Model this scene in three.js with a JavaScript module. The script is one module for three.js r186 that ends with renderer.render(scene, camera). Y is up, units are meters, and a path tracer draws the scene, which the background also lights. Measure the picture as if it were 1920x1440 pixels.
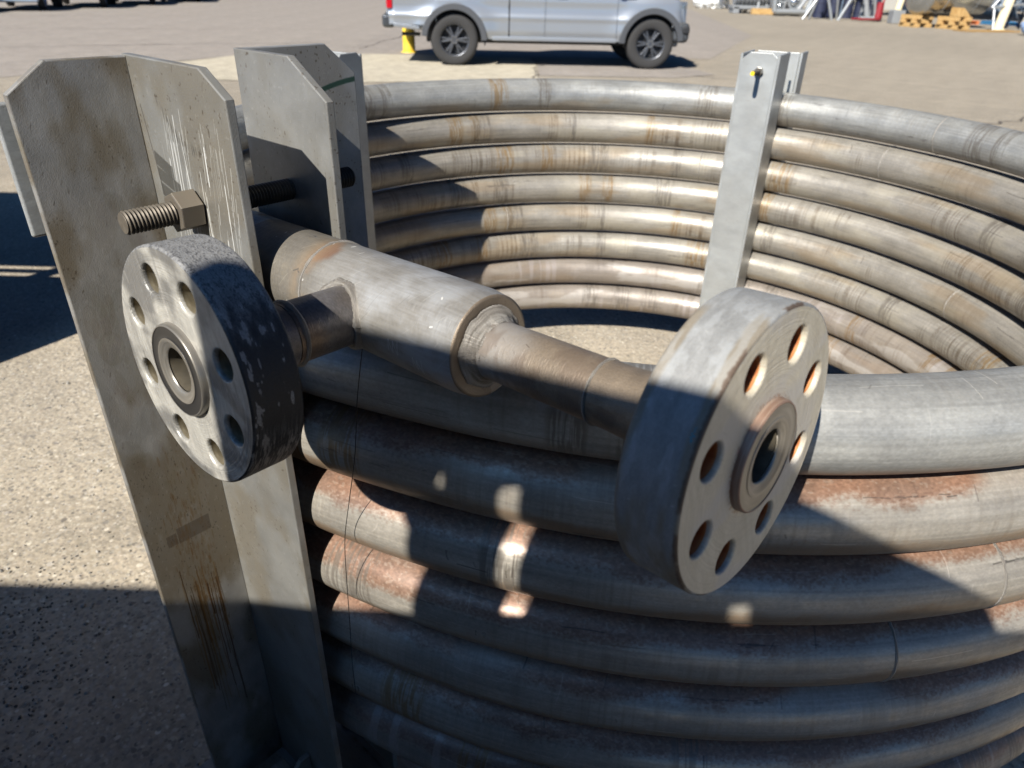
import * as THREE from 'three';
import { Sky } from 'three/addons/objects/Sky.js';
import { RoundedBoxGeometry } from 'three/addons/geometries/RoundedBoxGeometry.js';
import { mergeGeometries, mergeVertices } from 'three/addons/utils/BufferGeometryUtils.js';

// ------------------------------------------------------------------ camera, sky, sun
const H = 1.45;                                   // height of the lens above the yard
const V = (x, y, z) => new THREE.Vector3(x, y + H, -z);   // metres right of, above and ahead of the lens
const D = Math.PI / 180;
const scene = new THREE.Scene();
const camera = new THREE.PerspectiveCamera(56.82, 4 / 3, 0.02, 400);
camera.position.set(0, H, 0);
camera.rotation.set(-30 * D, 0, 1.5 * D, 'YXZ');
camera.focus = 0.85;
camera.userData.fStop = 7;
scene.add(camera);

const toSun = new THREE.Vector3(-0.56, 1, 1.0).normalize();
const sky = new Sky();
sky.name = 'sky';
sky.userData.kind = 'structure';
sky.scale.setScalar(1000);
sky.material.uniforms.sunPosition.value.copy(toSun);
sky.material.uniforms.turbidity.value = 5;
sky.material.uniforms.rayleigh.value = 0.55;
sky.material.uniforms.mieCoefficient.value = 0.004;
if (sky.material.uniforms.cloudCoverage) sky.material.uniforms.cloudCoverage.value = 0;
scene.add(sky);
scene.environmentIntensity = 0.1;
const sun = new THREE.DirectionalLight(new THREE.Color().setRGB(1, 0.945, 0.86), 4.9);
sun.name = 'sun';
sun.position.copy(toSun.clone().multiplyScalar(30));
sun.castShadow = true;
Object.assign(sun.shadow.camera, { left: -25, right: 25, top: 25, bottom: -25, near: 1, far: 90 });
sun.shadow.mapSize.set(4096, 4096);
scene.add(sun, sun.target);
const renderer = new THREE.WebGLRenderer({ antialias: true });
renderer.setSize(1024, 768);
renderer.shadowMap.enabled = true;
renderer.toneMapping = THREE.LinearToneMapping;
renderer.toneMappingExposure = 2.1;

// ------------------------------------------------------------------ helpers
let seedState = 7;
const seed = (n) => { seedState = n >>> 0; };
const rnd = () => { seedState = (seedState + 0x6d2b79f5) | 0; let t = Math.imul(seedState ^ (seedState >>> 15), 1 | seedState); t = (t + Math.imul(t ^ (t >>> 7), 61 | t)) ^ t; return ((t ^ (t >>> 14)) >>> 0) / 4294967296; };
const rr = (a, b) => a + (b - a) * rnd();
const clamp = (x, a = 0, b = 1) => Math.min(b, Math.max(a, x));
const sm = (a, b, x) => { const t = clamp((x - a) / (b - a)); return t * t * (3 - 2 * t); };
const LAT = new Float32Array(65536);
seed(99); for (let i = 0; i < 65536; i++) LAT[i] = rnd();
function vn(x, y, px, py, s) {                    // value noise that repeats after px, py cells
  const xi = Math.floor(x), yi = Math.floor(y), fx = x - xi, fy = y - yi;
  const x0 = xi - px * Math.floor(xi / px), y0 = yi - py * Math.floor(yi / py), x1 = x0 + 1 === px ? 0 : x0 + 1, y1 = y0 + 1 === py ? 0 : y0 + 1;
  const ha = Math.imul(x0 + s * 131, 7919), hb = Math.imul(x1 + s * 131, 7919), hc = Math.imul(y0 + s * 17, 104729), hd = Math.imul(y1 + s * 17, 104729);
  const ux = fx * fx * (3 - 2 * fx), uy = fy * fy * (3 - 2 * fy);
  const a = LAT[(ha + hc) & 65535], b = LAT[(hb + hc) & 65535], c = LAT[(ha + hd) & 65535], d = LAT[(hb + hd) & 65535];
  return a + (b - a) * ux + (c - a) * uy + (a - b - c + d) * ux * uy;
}
function fbm(u, v, fu, fv, o, s) { let t = 0, a = 0.5, n = 0; for (let i = 0; i < o; i++) { t += a * vn(u * fu, v * fv, fu, fv, s + i); n += a; a *= 0.5; fu *= 2; fv *= 2; } return t / n; }
const mixc = (a, b, t) => [a[0] + (b[0] - a[0]) * t, a[1] + (b[1] - a[1]) * t, a[2] + (b[2] - a[2]) * t];
const mul = (a, k) => [a[0] * k, a[1] * k, a[2] * k];
function canvasOf(w, h, fn, after) {
  const c = document.createElement('canvas'); c.width = w; c.height = h;
  const g = c.getContext('2d'), im = g.createImageData(w, h), d = im.data;
  for (let y = 0, k = 0; y < h; y++) for (let x = 0; x < w; x++, k += 4) {
    const p = fn((x + 0.5) / w, 1 - (y + 0.5) / h);
    d[k] = p[0]; d[k + 1] = p[1]; d[k + 2] = p[2]; d[k + 3] = 255;
  }
  g.putImageData(im, 0, 0);
  if (after) after(g, w, h);
  return c;
}
function tex(c, srgb = true, ru = 1, rv = 1) {
  const t = new THREE.CanvasTexture(c);
  t.colorSpace = srgb ? THREE.SRGBColorSpace : THREE.NoColorSpace;
  t.wrapS = t.wrapT = THREE.RepeatWrapping; t.repeat.set(ru, rv); t.magFilter = THREE.LinearFilter;
  return t;
}
const grey = (f) => (u, v) => { const q = f(u, v) * 255; return [q, q, q]; };
const std = (o) => new THREE.MeshStandardMaterial(o);
const plain = (hex, rough = 0.6, metal = 0) => std({ color: hex, roughness: rough, metalness: metal });
function mesh(name, geo, m, parent) {
  const o = new THREE.Mesh(geo, m); o.name = name; o.castShadow = o.receiveShadow = true; (parent || scene).add(o); return o;
}
const used = {};
const numbered = (n) => { const k = used[n] = (used[n] ?? -1) + 1; return k ? `${n}_${String(k).padStart(3, '0')}` : n; };
function thing(name, label, category, pos = new THREE.Vector3(), turn = 0, group) {
  const g = new THREE.Group(); g.name = numbered(name); g.position.copy(pos); g.rotation.y = turn;
  g.userData = { label, category }; if (group) g.userData.group = group; scene.add(g); return g;
}
function struct(name, geo, m) { const o = mesh(name, geo, m); o.userData.kind = 'structure'; return o; }
const grp = (name, parent) => { const g = new THREE.Group(); g.name = name; parent.add(g); return g; };
const at = (geo, x = 0, y = 0, z = 0, rx = 0, ry = 0, rz = 0) => { geo.applyMatrix4(new THREE.Matrix4().compose(new THREE.Vector3(x, y, z), new THREE.Quaternion().setFromEuler(new THREE.Euler(rx, ry, rz)), new THREE.Vector3(1, 1, 1))); return geo; };
const box = (w, h, d, r = 0.004) => new RoundedBoxGeometry(w, h, d, 1, Math.min(r, w / 2.1, h / 2.1, d / 2.1));
const cyl = (r0, r1, l, n = 32, open = false) => new THREE.CylinderGeometry(r0, r1, l, n, 1, open);
function bar(a, b, r, n = 10) {                   // round bar from a to b
  const d = b.clone().sub(a), g = cyl(r, r, d.length(), n);
  g.applyQuaternion(new THREE.Quaternion().setFromUnitVectors(new THREE.Vector3(0, 1, 0), d.clone().normalize()));
  const m = a.clone().add(b).multiplyScalar(0.5); g.translate(m.x, m.y, m.z); return g;
}
const join = (list) => mergeGeometries(list.map((g) => { const q = g.index ? g.toNonIndexed() : g; for (const k of Object.keys(q.attributes)) if (!['position', 'normal', 'uv'].includes(k)) q.deleteAttribute(k); return q; }));
// tube along points; outs[i] is the sideways direction that counts as angle 0, angle 90 is up
function tubeGeo(pts, outs, rad, n, metresPerRepeat, u0 = 0, v0 = 0, ring = false) {
  const P = [], N = [], U = [], I = []; let len = 0;
  const up = new THREE.Vector3(), T = new THREE.Vector3(), o = new THREE.Vector3(), w = new THREE.Vector3();
  for (let i = 0; i < pts.length; i++) {
    if (i) len += pts[i].distanceTo(pts[i - 1]);
    T.copy(pts[Math.min(i + 1, pts.length - 1)]).sub(pts[Math.max(i - 1, 0)]).normalize();
    o.copy(outs[i]).addScaledVector(T, -outs[i].dot(T)).normalize();
    up.crossVectors(T, o).normalize(); if (!ring && up.y < 0) up.negate();
    const r = typeof rad === 'function' ? rad(i, len) : rad;
    for (let j = 0; j <= n; j++) {
      const f = (j / n) * 2 * Math.PI; w.copy(o).multiplyScalar(Math.cos(f)).addScaledVector(up, Math.sin(f));
      P.push(pts[i].x + w.x * r, pts[i].y + w.y * r, pts[i].z + w.z * r); N.push(w.x, w.y, w.z); U.push(u0 + len / metresPerRepeat, v0 + j / n);
    }
  }
  const s = n + 1;
  const a = new THREE.Vector3(P[0], P[1], P[2]), b = new THREE.Vector3(P[s * 3], P[s * 3 + 1], P[s * 3 + 2]), c = new THREE.Vector3(P[3], P[4], P[5]);
  const flip = b.clone().sub(a).cross(c.clone().sub(a)).dot(new THREE.Vector3(N[0], N[1], N[2])) < 0;
  for (let i = 0; i < pts.length - 1; i++) for (let j = 0; j < n; j++) {
    const q = i * s + j;
    if (flip) I.push(q, q + 1, q + s, q + 1, q + s + 1, q + s); else I.push(q, q + s, q + 1, q + 1, q + s, q + s + 1);
  }
  const g = new THREE.BufferGeometry();
  g.setAttribute('position', new THREE.Float32BufferAttribute(P, 3)); g.setAttribute('normal', new THREE.Float32BufferAttribute(N, 3)); g.setAttribute('uv', new THREE.Float32BufferAttribute(U, 2)); g.setIndex(I);
  return g;
}
const poly = (pts) => new THREE.Shape(pts.map(([x, y]) => new THREE.Vector2(x, y)));
function slab(pts, depth, bevel = 0.0015, holes = []) {   // a plate: outline in x y, thickness along +z, edges bevelled
  const s = poly(pts); for (const h of holes) s.holes.push(h);
  const g = new THREE.ExtrudeGeometry(s, { depth: depth - 2 * bevel, bevelEnabled: true, bevelThickness: bevel, bevelSize: bevel, bevelOffset: -bevel, bevelSegments: 2, curveSegments: 24 });
  g.translate(0, 0, bevel); return g;
}
function uvScale(g, ku, kv, ou = 0, ov = 0) { const u = g.attributes.uv; for (let i = 0; i < u.count; i++) u.setXY(i, u.getX(i) * ku + ou, u.getY(i) * kv + ov); return g; }
const circleHole = (x, y, r) => { const p = new THREE.Path(); p.absarc(x, y, r, 0, 2 * Math.PI, true); return p; };
// group whose z axis is n and whose y axis is as upright as it can be
function frameOn(o, pos, n) { const z = n.clone().normalize(), y = new THREE.Vector3(0, 1, 0).addScaledVector(z, -z.y).normalize(), x = y.clone().cross(z); o.position.copy(pos); o.quaternion.setFromRotationMatrix(new THREE.Matrix4().makeBasis(x, y, z)); return o; }
function ringBead(R, r, ripples, s) {             // a weld bead: ring about z with ripples
  const g = new THREE.TorusGeometry(R, r, 8, 180), p = g.attributes.position;
  for (let i = 0; i < p.count; i++) {
    const x = p.getX(i), y = p.getY(i), z = p.getZ(i), a = Math.atan2(y, x), q = Math.hypot(x, y) - R;
    const k = 1 + 0.06 * Math.sin(a * ripples + 2 * vn(a * 9 + 30, 5, 997, 997, s)) + 0.4 * (vn(a * 6 + 40, z * 90 + 9, 997, 997, s) - 0.5);
    const nr = R + q * k; p.setXYZ(i, Math.cos(a) * nr, Math.sin(a) * nr, z * k);
  }
  g.computeVertexNormals(); return g;
}

// ------------------------------------------------------------------ surfaces
function tubeSurface(s, kind) {
  seed(1000 + s * 37);
  const bands = []; for (let i = 0; i < 6; i++) bands.push([rnd(), rr(0.004, 0.022), rnd()]);
  return canvasOf(2048, 384, (u, v) => {
    const ph = v * 360, a = ph > 180 ? ph - 360 : ph;   // 0 outward, 90 up, 180 inward, -90 down
    const big = fbm(u, v, 6, 3, 3, s), mid = fbm(u, v, 40, 12, 4, s + 5), fine = fbm(u, v, 700, 130, 2, s + 9), grain = vn(u * 2048, v * 384, 2048, 384, s + 12);
    const along = fbm(u, v, 7, 110, 2, s + 20), inner = sm(95, 140, Math.abs(a));
    let c = mixc([124, 119, 110], [150, 145, 135], big * 0.6 + mid * 0.4);
    if (kind === 'clean') c = mixc([124, 124, 121], [150, 150, 145], big * 0.4 + mid * 0.6);
    c = mul(c, 0.86 + 0.14 * mid + 0.14 * fine); c = mul(c, 0.92 + 0.16 * along);
    // rubbed marks on the inner side: narrow cross streaks in patches of very different density
    const zone = fbm(u, v, 11, 2, 3, s + 31), ring = fbm(u, v, 520, 2, 3, s + 25) * 0.75 + fine * 0.25;
    const rub = sm(0.5, 0.66, ring) * sm(0.46, 0.64, zone) * (0.5 + 0.5 * sm(0.35, 0.6, fbm(u, v, 60, 14, 2, s + 27)));
    c = mixc(c, [86, 76, 64], rub * (kind === 'clean' ? 0.14 : 0.2 + 0.5 * inner));
    c = mixc(c, [164, 156, 136], inner * (kind === 'clean' ? 0.1 : 0.35) * sm(0.5, 0.7, fbm(u, v, 16, 7, 4, s + 33)));
    c = mixc(c, [140, 112, 76], (kind === 'clean' ? 0.2 : 0.28) * inner * sm(0.56, 0.74, fbm(u, v, 9, 5, 4, s + 41)));
    if (kind !== 'clean') {                        // brown film on the outer side, worn through along the middle
      const edge = 46 * (fbm(u, v, 7, 1, 3, s + 50) - 0.5) + 26 * (mid - 0.5) + 12 * (fine - 0.5);
      const top = sm(30 + edge, 48 + edge, a) * (1 - sm(76, 98, a + 12 * (mid - 0.5))) * (1 - 0.9 * sm(0.58, 0.68, fbm(u, v, 6, 2, 3, s + 55)));
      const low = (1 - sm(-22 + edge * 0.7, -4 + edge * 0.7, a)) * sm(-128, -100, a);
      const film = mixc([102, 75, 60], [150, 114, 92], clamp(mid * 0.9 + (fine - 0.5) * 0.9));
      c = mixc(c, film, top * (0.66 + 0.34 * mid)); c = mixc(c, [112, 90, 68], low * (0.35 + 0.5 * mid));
      c = mixc(c, [158, 146, 132], 0.35 * top * sm(0.62, 0.74, fbm(u, v, 420, 90, 2, s + 58)));
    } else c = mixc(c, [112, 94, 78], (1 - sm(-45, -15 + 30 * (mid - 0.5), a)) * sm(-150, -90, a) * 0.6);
    if (kind === 'lime') {
      const drip = sm(0.56, 0.68, fbm(u, v, 150, 2, 3, s + 70)) * sm(0.46, 0.62, fbm(u, v, 10, 3, 3, s + 71));
      c = mixc(c, [170, 166, 164], 0.55 * drip); c = mixc(c, [116, 102, 94], 0.35);
      c = mixc(c, [176, 172, 166], 0.5 * inner * sm(0.6, 0.7, fbm(u, v, 14, 8, 4, s + 77)));
    }
    for (const [b, w, k] of bands) { const q = Math.abs(u - b); if (q < w) c = mixc(c, k > 0.6 ? [116, 88, 52] : [92, 86, 78], 0.6 * sm(0.42, 0.6, fbm(u, v, 900, 10, 2, s + 61)) * (1 - sm(0.6, 1, q / w))); }
    if (grain > 0.985) c = mul(c, 0.65);
    return mul(c, 0.96 + 0.08 * grain);
  }, (g, w, h) => {
    seed(500 + s);
    for (let i = 0; i < 190; i++) {               // scuffs, scratches and handling marks
      const x = rnd() * w, y = rnd() * h, dark = rnd() < 0.6; g.strokeStyle = dark ? `rgba(44,40,36,${rr(0.15, 0.55)})` : `rgba(206,200,188,${rr(0.15, 0.5)})`;
      g.lineWidth = rr(0.5, dark ? 1.8 : 1.2); g.beginPath(); g.moveTo(x, y);
      const l = rr(6, 80), across = rnd() < 0.3; g.quadraticCurveTo(x + (across ? rr(-4, 4) : l * 0.5), y + (across ? l * 0.3 : rr(-3, 3)), x + (across ? rr(-6, 6) : l), y + (across ? l * 0.6 : rr(-3, 3))); g.stroke();
    }
    for (let i = 0; i < 7; i++) { const x = rnd() * w, y = rnd() * h, n = 6 + rnd() * 20; for (let k = 0; k < n; k++) { g.strokeStyle = `rgba(40,36,34,${rr(0.15, 0.6)})`; g.lineWidth = rr(0.6, 2.4); const X = x + rr(-50, 50), Y = y + rr(-3, 3); g.beginPath(); g.moveTo(X, Y); g.lineTo(X + rr(2, 22), Y + rr(-2, 2)); g.stroke(); } }
  });
}
const tubeBump = tex(canvasOf(1024, 256, grey((u, v) => 0.35 * fbm(u, v, 24, 8, 3, 301) + 0.45 * fbm(u, v, 200, 60, 3, 311) + 0.2 * fbm(u, v, 512, 4, 1, 315))), false);
const tubeRough = tex(canvasOf(1024, 256, grey((u, v) => clamp(0.5 + 0.42 * (fbm(u, v, 20, 10, 4, 321) - 0.5) + 0.2 * (fbm(u, v, 300, 5, 2, 322) - 0.5)))), false);
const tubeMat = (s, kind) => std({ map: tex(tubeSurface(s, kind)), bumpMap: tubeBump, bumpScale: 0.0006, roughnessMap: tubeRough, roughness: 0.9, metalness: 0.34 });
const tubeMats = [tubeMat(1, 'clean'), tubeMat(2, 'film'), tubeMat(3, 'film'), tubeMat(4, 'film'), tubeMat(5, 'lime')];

// plates: rolled steel with water marks, scuffs and dirt
function plateSurface(s, base, dirt, amount, after, specks = 1) {
  return canvasOf(512, 1024, (u, v) => {
    const big = fbm(u, v, 3, 14, 4, s), mid = fbm(u, v, 6, 40, 4, s + 4), fine = fbm(u, v, 44, 330, 2, s + 8), grain = vn(u * 136, v * 1024, 136, 1024, s + 11);
    let c = mul(base, 0.89 + 0.2 * mid + 0.03 * fine + 0.015 * grain);
    c = mixc(c, dirt, amount * sm(0.36, 0.66, big) * (0.55 + 0.45 * mid));
    c = mixc(c, [70, 60, 48], specks * 0.6 * sm(0.79, 0.83, fbm(u, v, 44, 340, 2, s + 16)) * sm(0.4, 0.6, big));
    return mixc(c, [186, 184, 178], specks * 0.15 * sm(0.78, 0.84, fbm(u, v, 36, 290, 2, s + 19)));
  }, after);
}
const plateBump = tex(canvasOf(512, 512, grey((u, v) => 0.5 * fbm(u, v, 12, 12, 4, 401) + 0.5 * fbm(u, v, 128, 128, 2, 411))), false, 1.2, 8);
const plateMat = (c, ku, kv, rough = 0.55, metal = 0.45) => { const m = std({ map: tex(c), bumpMap: plateBump, bumpScale: 0.0003, roughness: rough, metalness: metal }); return m; };
const strokes = (g, w, h, n, col, wid, len, dir, area = [0, 0, 1, 1]) => { for (let i = 0; i < n; i++) { const x = w * rr(area[0], area[2]), y = h * rr(area[1], area[3]); g.strokeStyle = col(); g.lineWidth = rr(...wid); const l = rr(...len), a = dir + rr(-0.25, 0.25); g.beginPath(); g.moveTo(x, y); g.lineTo(x + Math.cos(a) * l, y + Math.sin(a) * l); g.stroke(); } };
// the wide leg of the outer post: brown water marks, marker bars, oil runs low down
const outerRadialMat = plateMat(plateSurface(21, [132, 130, 125], [98, 86, 66], 0.8, (g, w, h) => {
  seed(31); strokes(g, w, h, 260, () => `rgba(60,52,42,${rr(0.2, 0.6)})`, [0.6, 2], [2, 12], 0.4);
  for (let i = 0; i < 60; i++) { g.fillStyle = `rgba(86,74,56,${rr(0.04, 0.12)})`; g.beginPath(); g.ellipse(w * rr(0.1, 0.9), h * rr(0.12, 0.45), rr(10, 70), rr(6, 26), rr(-0.4, 0.4), 0, 7); g.fill(); }
  g.fillStyle = 'rgba(72,64,52,0.55)'; g.fillRect(w * 0.25, h * 0.5, w * 0.4, h * 0.022); g.fillRect(w * 0.66, h * 0.505, w * 0.12, h * 0.016);
  for (let i = 0; i < 34; i++) { let x = w * rr(0.3, 0.8), y = h * rr(0.56, 0.64); g.strokeStyle = rnd() < 0.5 ? `rgba(58,36,14,${rr(0.4, 0.85)})` : `rgba(104,70,24,${rr(0.3, 0.6)})`; g.lineWidth = rr(1.5, 9); g.beginPath(); g.moveTo(x, y); const e = y + h * rr(0.04, 0.24); while (y < e) { y += 8; x += rr(-2.2, 2.2); g.lineTo(x, y); } g.stroke(); }
  for (let i = 0; i < 500; i++) { g.fillStyle = `rgba(${[90, 62, 30]},${rr(0.08, 0.3)})`; g.beginPath(); g.ellipse(w * (0.5 + 0.3 * (rnd() + rnd() - 1)), h * (0.58 + 0.2 * (rnd() + rnd() - 1)), rr(1, 8), rr(1, 10), 0, 0, 7); g.fill(); }
}), 1, 1, 0.5, 0.4);
const outerTangentMat = plateMat(plateSurface(22, [126, 125, 120], [104, 93, 74], 0.5, (g, w, h) => {
  seed(32); strokes(g, w, h, 90, () => `rgba(214,214,208,${rr(0.25, 0.7)})`, [0.8, 3], [10, 60], 1.3, [0.05, 0.03, 0.75, 0.17]); strokes(g, w, h, 16, () => `rgba(228,228,222,${rr(0.6, 0.95)})`, [2, 6], [20, 70], 1.45, [0.1, 0.04, 0.8, 0.16]);
  for (let i = 0; i < 60; i++) { const t = rnd(), x = w * (0.25 + 0.45 * t), y = h * (0.058 - 0.03 * t * t + 0.012 * Math.sin(t * 3)); g.strokeStyle = `rgba(58,56,52,${rr(0.2, 0.55)})`; g.lineWidth = rr(1, 2.6); g.beginPath(); g.moveTo(x, y + rr(-5, 2)); g.lineTo(x + rr(-3, 3), y + rr(4, 9)); g.stroke(); }
  g.lineWidth = 13; g.strokeStyle = 'rgba(60,58,54,0.65)'; for (let i = 0; i < 4; i++) { g.beginPath(); g.moveTo(w * 0.86, h * (0.085 + i * 0.014)); g.lineTo(w * rr(0.62, 0.72), h * (0.095 + i * 0.014)); g.stroke(); }
  g.strokeStyle = 'rgba(70,66,60,0.55)'; g.lineWidth = 5; g.beginPath(); g.moveTo(w * 0.9, h * 0.04); g.lineTo(w * 0.84, h * 0.12); g.stroke();
  strokes(g, w, h, 200, () => `rgba(70,60,46,${rr(0.15, 0.5)})`, [0.6, 2], [2, 10], 0.5);
}), 1, 1, 0.48, 0.45);
const innerPlateMat = plateMat(plateSurface(23, [130, 130, 127], [110, 104, 92], 0.45, (g, w, h) => { seed(33); strokes(g, w, h, 120, () => `rgba(70,64,56,${rr(0.15, 0.5)})`, [0.6, 2.4], [3, 16], 1.3); }), 1, 1, 0.46, 0.45);
const innerRadialMat = plateMat(plateSurface(26, [132, 132, 130], [110, 104, 92], 0.5, (g, w, h) => { g.strokeStyle = 'rgba(84,64,30,0.8)'; g.lineWidth = 5; g.beginPath(); g.moveTo(w * 0.52, h * 0.06); g.lineTo(w * 0.56, h * 0.12); g.lineTo(w * 0.66, h * 0.16); g.lineTo(w * 0.72, h * 0.185); g.stroke(); g.strokeStyle = 'rgba(22,52,40,0.85)'; g.lineWidth = 5; g.beginPath(); g.moveTo(w * 0.3, h * 0.062); g.quadraticCurveTo(w * 0.6, h * 0.04, w * 0.99, h * 0.036); g.stroke(); }), 1, 1, 0.5, 0.4);
const cleanPlateMat = plateMat(plateSurface(24, [152, 154, 152], [138, 136, 129], 0.3, null, 0.15), 1, 1, 0.45, 0.4);
const cutEdgeMat = plateMat(plateSurface(25, [126, 125, 121], [98, 88, 70], 0.4), 1, 1, 0.6, 0.4);

// flanges
const worn = (u, v, s) => fbm(u, v, 20, 6, 5, s);
const leftRimMat = std({ map: tex(canvasOf(2048, 256, (u, v) => {
  const w = fbm(u, v, 44, 9, 5, 62), fine = fbm(u, v, 700, 90, 2, 66), run = fbm(u, v, 60, 46, 4, 64), pit = fbm(u, v, 420, 52, 2, 63);
  const crown = sm(0.56, 0.66, u + 0.1 * (w - 0.5)) * (1 - sm(0.9, 0.98, u)), low = sm(0.2, 0.26, u) * (1 - sm(0.4, 0.5, u));   // bare over the crown, painted at the side, flaking below
  const bare = clamp(sm(0.64, 0.7, w) + crown * (1 - 0.5 * sm(0.52, 0.7, pit)) + low * sm(0.5, 0.56, run * 0.7 + w * 0.3));
  let c = mixc([26, 27, 29], [42, 41, 41], fine); c = mixc(c, mixc([106, 106, 105], [150, 150, 149], fine * 0.5 + pit * 0.5), bare * (0.75 + 0.25 * fine));
  return mixc(c, [104, 95, 82], 0.5 * low * bare);
}), true), bumpMap: tex(canvasOf(1024, 128, grey((u, v) => fbm(u, v, 44, 9, 5, 62) * 0.5 + fbm(u, v, 420, 52, 2, 63) * 0.5)), false), bumpScale: 0.0008, roughness: 0.6, metalness: 0.15 });
const scratchFace = (s, a, b, film, amount, after) => canvasOf(1024, 1024, (u, v) => {
  const x = u - 0.5, y = v - 0.5, r = Math.hypot(x, y), t = Math.atan2(y, x) / (2 * Math.PI) + 0.5;
  const lathe = fbm(r * 2, t, 260, 6, 2, s), big = fbm(u, v, 5, 5, 4, s + 3), streak = fbm(u * 0.8 + v * 0.3, v, 60, 7, 3, s + 7), fine = fbm(u, v, 256, 256, 2, s + 9);
  let c = mixc(a, b, clamp(0.2 + 0.9 * (0.5 * big + 0.5 * streak))); c = mul(c, 0.9 + 0.12 * lathe + 0.1 * fine);
  return mixc(c, film, amount * sm(0.44, 0.66, fbm(u, v, 4, 7, 4, s + 13)));
}, after);
const faceBump = tex(canvasOf(512, 512, grey((u, v) => { const x = u - 0.5, y = v - 0.5; return 0.4 * fbm(Math.hypot(x, y) * 2, Math.atan2(y, x) / 6.2832 + 0.5, 240, 4, 1, 91) + 0.6 * fbm(u, v, 40, 40, 4, 95); })), false);
const leftFaceMat = std({ map: tex(scratchFace(71, [100, 98, 94], [176, 173, 163], [78, 77, 75], 0.65, (g, w, h) => { seed(72); strokes(g, w, h, 700, () => (rnd() < 0.5 ? `rgba(222,217,204,${rr(0.1, 0.45)})` : `rgba(44,43,42,${rr(0.1, 0.4)})`), [0.6, 3], [10, 90], 1.25); strokes(g, w, h, 70, () => (rnd() < 0.5 ? `rgba(222,218,206,${rr(0.04, 0.11)})` : `rgba(40,40,40,${rr(0.04, 0.12)})`), [6, 26], [60, 220], 1.3); })), bumpMap: faceBump, bumpScale: 0.0006, roughness: 0.45, metalness: 0.2 });
const rightFaceMat = std({ map: tex(scratchFace(81, [150, 141, 122], [188, 181, 164], [170, 166, 160], 0.7, (g, w, h) => { seed(82); strokes(g, w, h, 150, () => (rnd() < 0.6 ? `rgba(196,188,168,${rr(0.08, 0.3)})` : `rgba(80,62,44,${rr(0.1, 0.3)})`), [0.6, 2.4], [8, 60], 0.9); for (let i = 0; i < 700; i++) { const t = rnd() * 6.283, r = w * (0.2 + 0.018 * (rnd() + rnd() - 1)); g.fillStyle = `rgba(${rnd() < 0.5 ? [128, 72, 40] : [104, 66, 44]},${rr(0.08, 0.3)})`; g.beginPath(); g.ellipse(w / 2 + r * Math.cos(t), h / 2 + r * Math.sin(t), rr(1, 6), rr(1, 6), 0, 0, 7); g.fill(); } g.fillStyle = 'rgba(170,70,66,0.35)'; for (let i = 0; i < 12; i++) { g.beginPath(); g.ellipse(w * 0.33 + rr(-14, 14), h * 0.42 + rr(-20, 20), 6, 3, -0.8, 0, 7); g.fill(); } })), bumpMap: faceBump, bumpScale: 0.0005, roughness: 0.5, metalness: 0.12 });
const rightRimMat = std({ map: tex(canvasOf(2048, 256, (u, v) => {
  const big = fbm(u, v, 6, 2, 4, 101), mid = fbm(u, v, 60, 10, 3, 105), fine = fbm(u, v, 500, 70, 2, 109);
  let c = mul([124, 125, 124], 0.84 + 0.2 * mid + 0.14 * fine); c = mixc(c, [112, 98, 76], 0.55 * sm(0.54, 0.66, big)); c = mixc(c, [150, 153, 154], 0.4 * sm(0.6, 0.72, fbm(u, v, 30, 6, 3, 112)));
  const edge = sm(0.93, 0.97, v + 0.05 * (fbm(u, v, 240, 6, 3, 116) - 0.5)); return mixc(c, [70, 54, 42], edge * 0.8 * sm(0.44, 0.56, fbm(u, v, 26, 3, 4, 115)));
}, (g, w, h) => { seed(117); g.strokeStyle = 'rgba(40,130,160,0.8)'; g.lineWidth = 2; g.beginPath(); for (let k = 0; k < 9; k++) g.lineTo(w * 0.905 + k * 4 + rr(-2, 2), h * 0.1 + (k % 2) * 9 + rr(-3, 3)); g.stroke(); strokes(g, w, h, 60, () => `rgba(205,205,200,${rr(0.15, 0.5)})`, [0.6, 2], [3, 26], 1.4); })), bumpMap: tubeBump, bumpScale: 0.0005, roughness: 0.68, metalness: 0.12 });
const rustSurface = (s, a, b) => tex(canvasOf(256, 256, (u, v) => mixc(a, b, clamp(fbm(u, v, 8, 8, 4, s) * 1.3 - 0.15))));
const holeRustMat = std({ map: rustSurface(121, [120, 54, 20], [196, 140, 88]), roughness: 0.6, metalness: 0.3 });
const holeSteelMat = std({ map: rustSurface(122, [96, 88, 70], [158, 148, 126]), roughness: 0.4, metalness: 0.5 });
const ringDarkMat = std({ map: rustSurface(123, [34, 34, 35], [52, 51, 50]), roughness: 0.38, metalness: 0.5 });
const ringSteelMat = std({ map: rustSurface(124, [112, 108, 100], [146, 141, 132]), roughness: 0.35, metalness: 0.6 });
const ringRustMat = std({ map: rustSurface(125, [110, 78, 62], [164, 146, 130]), roughness: 0.5, metalness: 0.4 });
const boreMat = std({ map: rustSurface(126, [60, 56, 48], [108, 100, 84]), roughness: 0.6, metalness: 0.3 });
const boltMat = std({ map: rustSurface(127, [82, 76, 66], [112, 104, 92]), roughness: 0.5, metalness: 0.5 });
const blackStudMat = std({ map: rustSurface(128, [46, 43, 39], [80, 74, 64]), roughness: 0.45, metalness: 0.5 });
const weldMat = std({ map: rustSurface(129, [110, 104, 96], [184, 180, 172]), bumpMap: plateBump, bumpScale: 0.001, roughness: 0.5, metalness: 0.5 });
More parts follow.
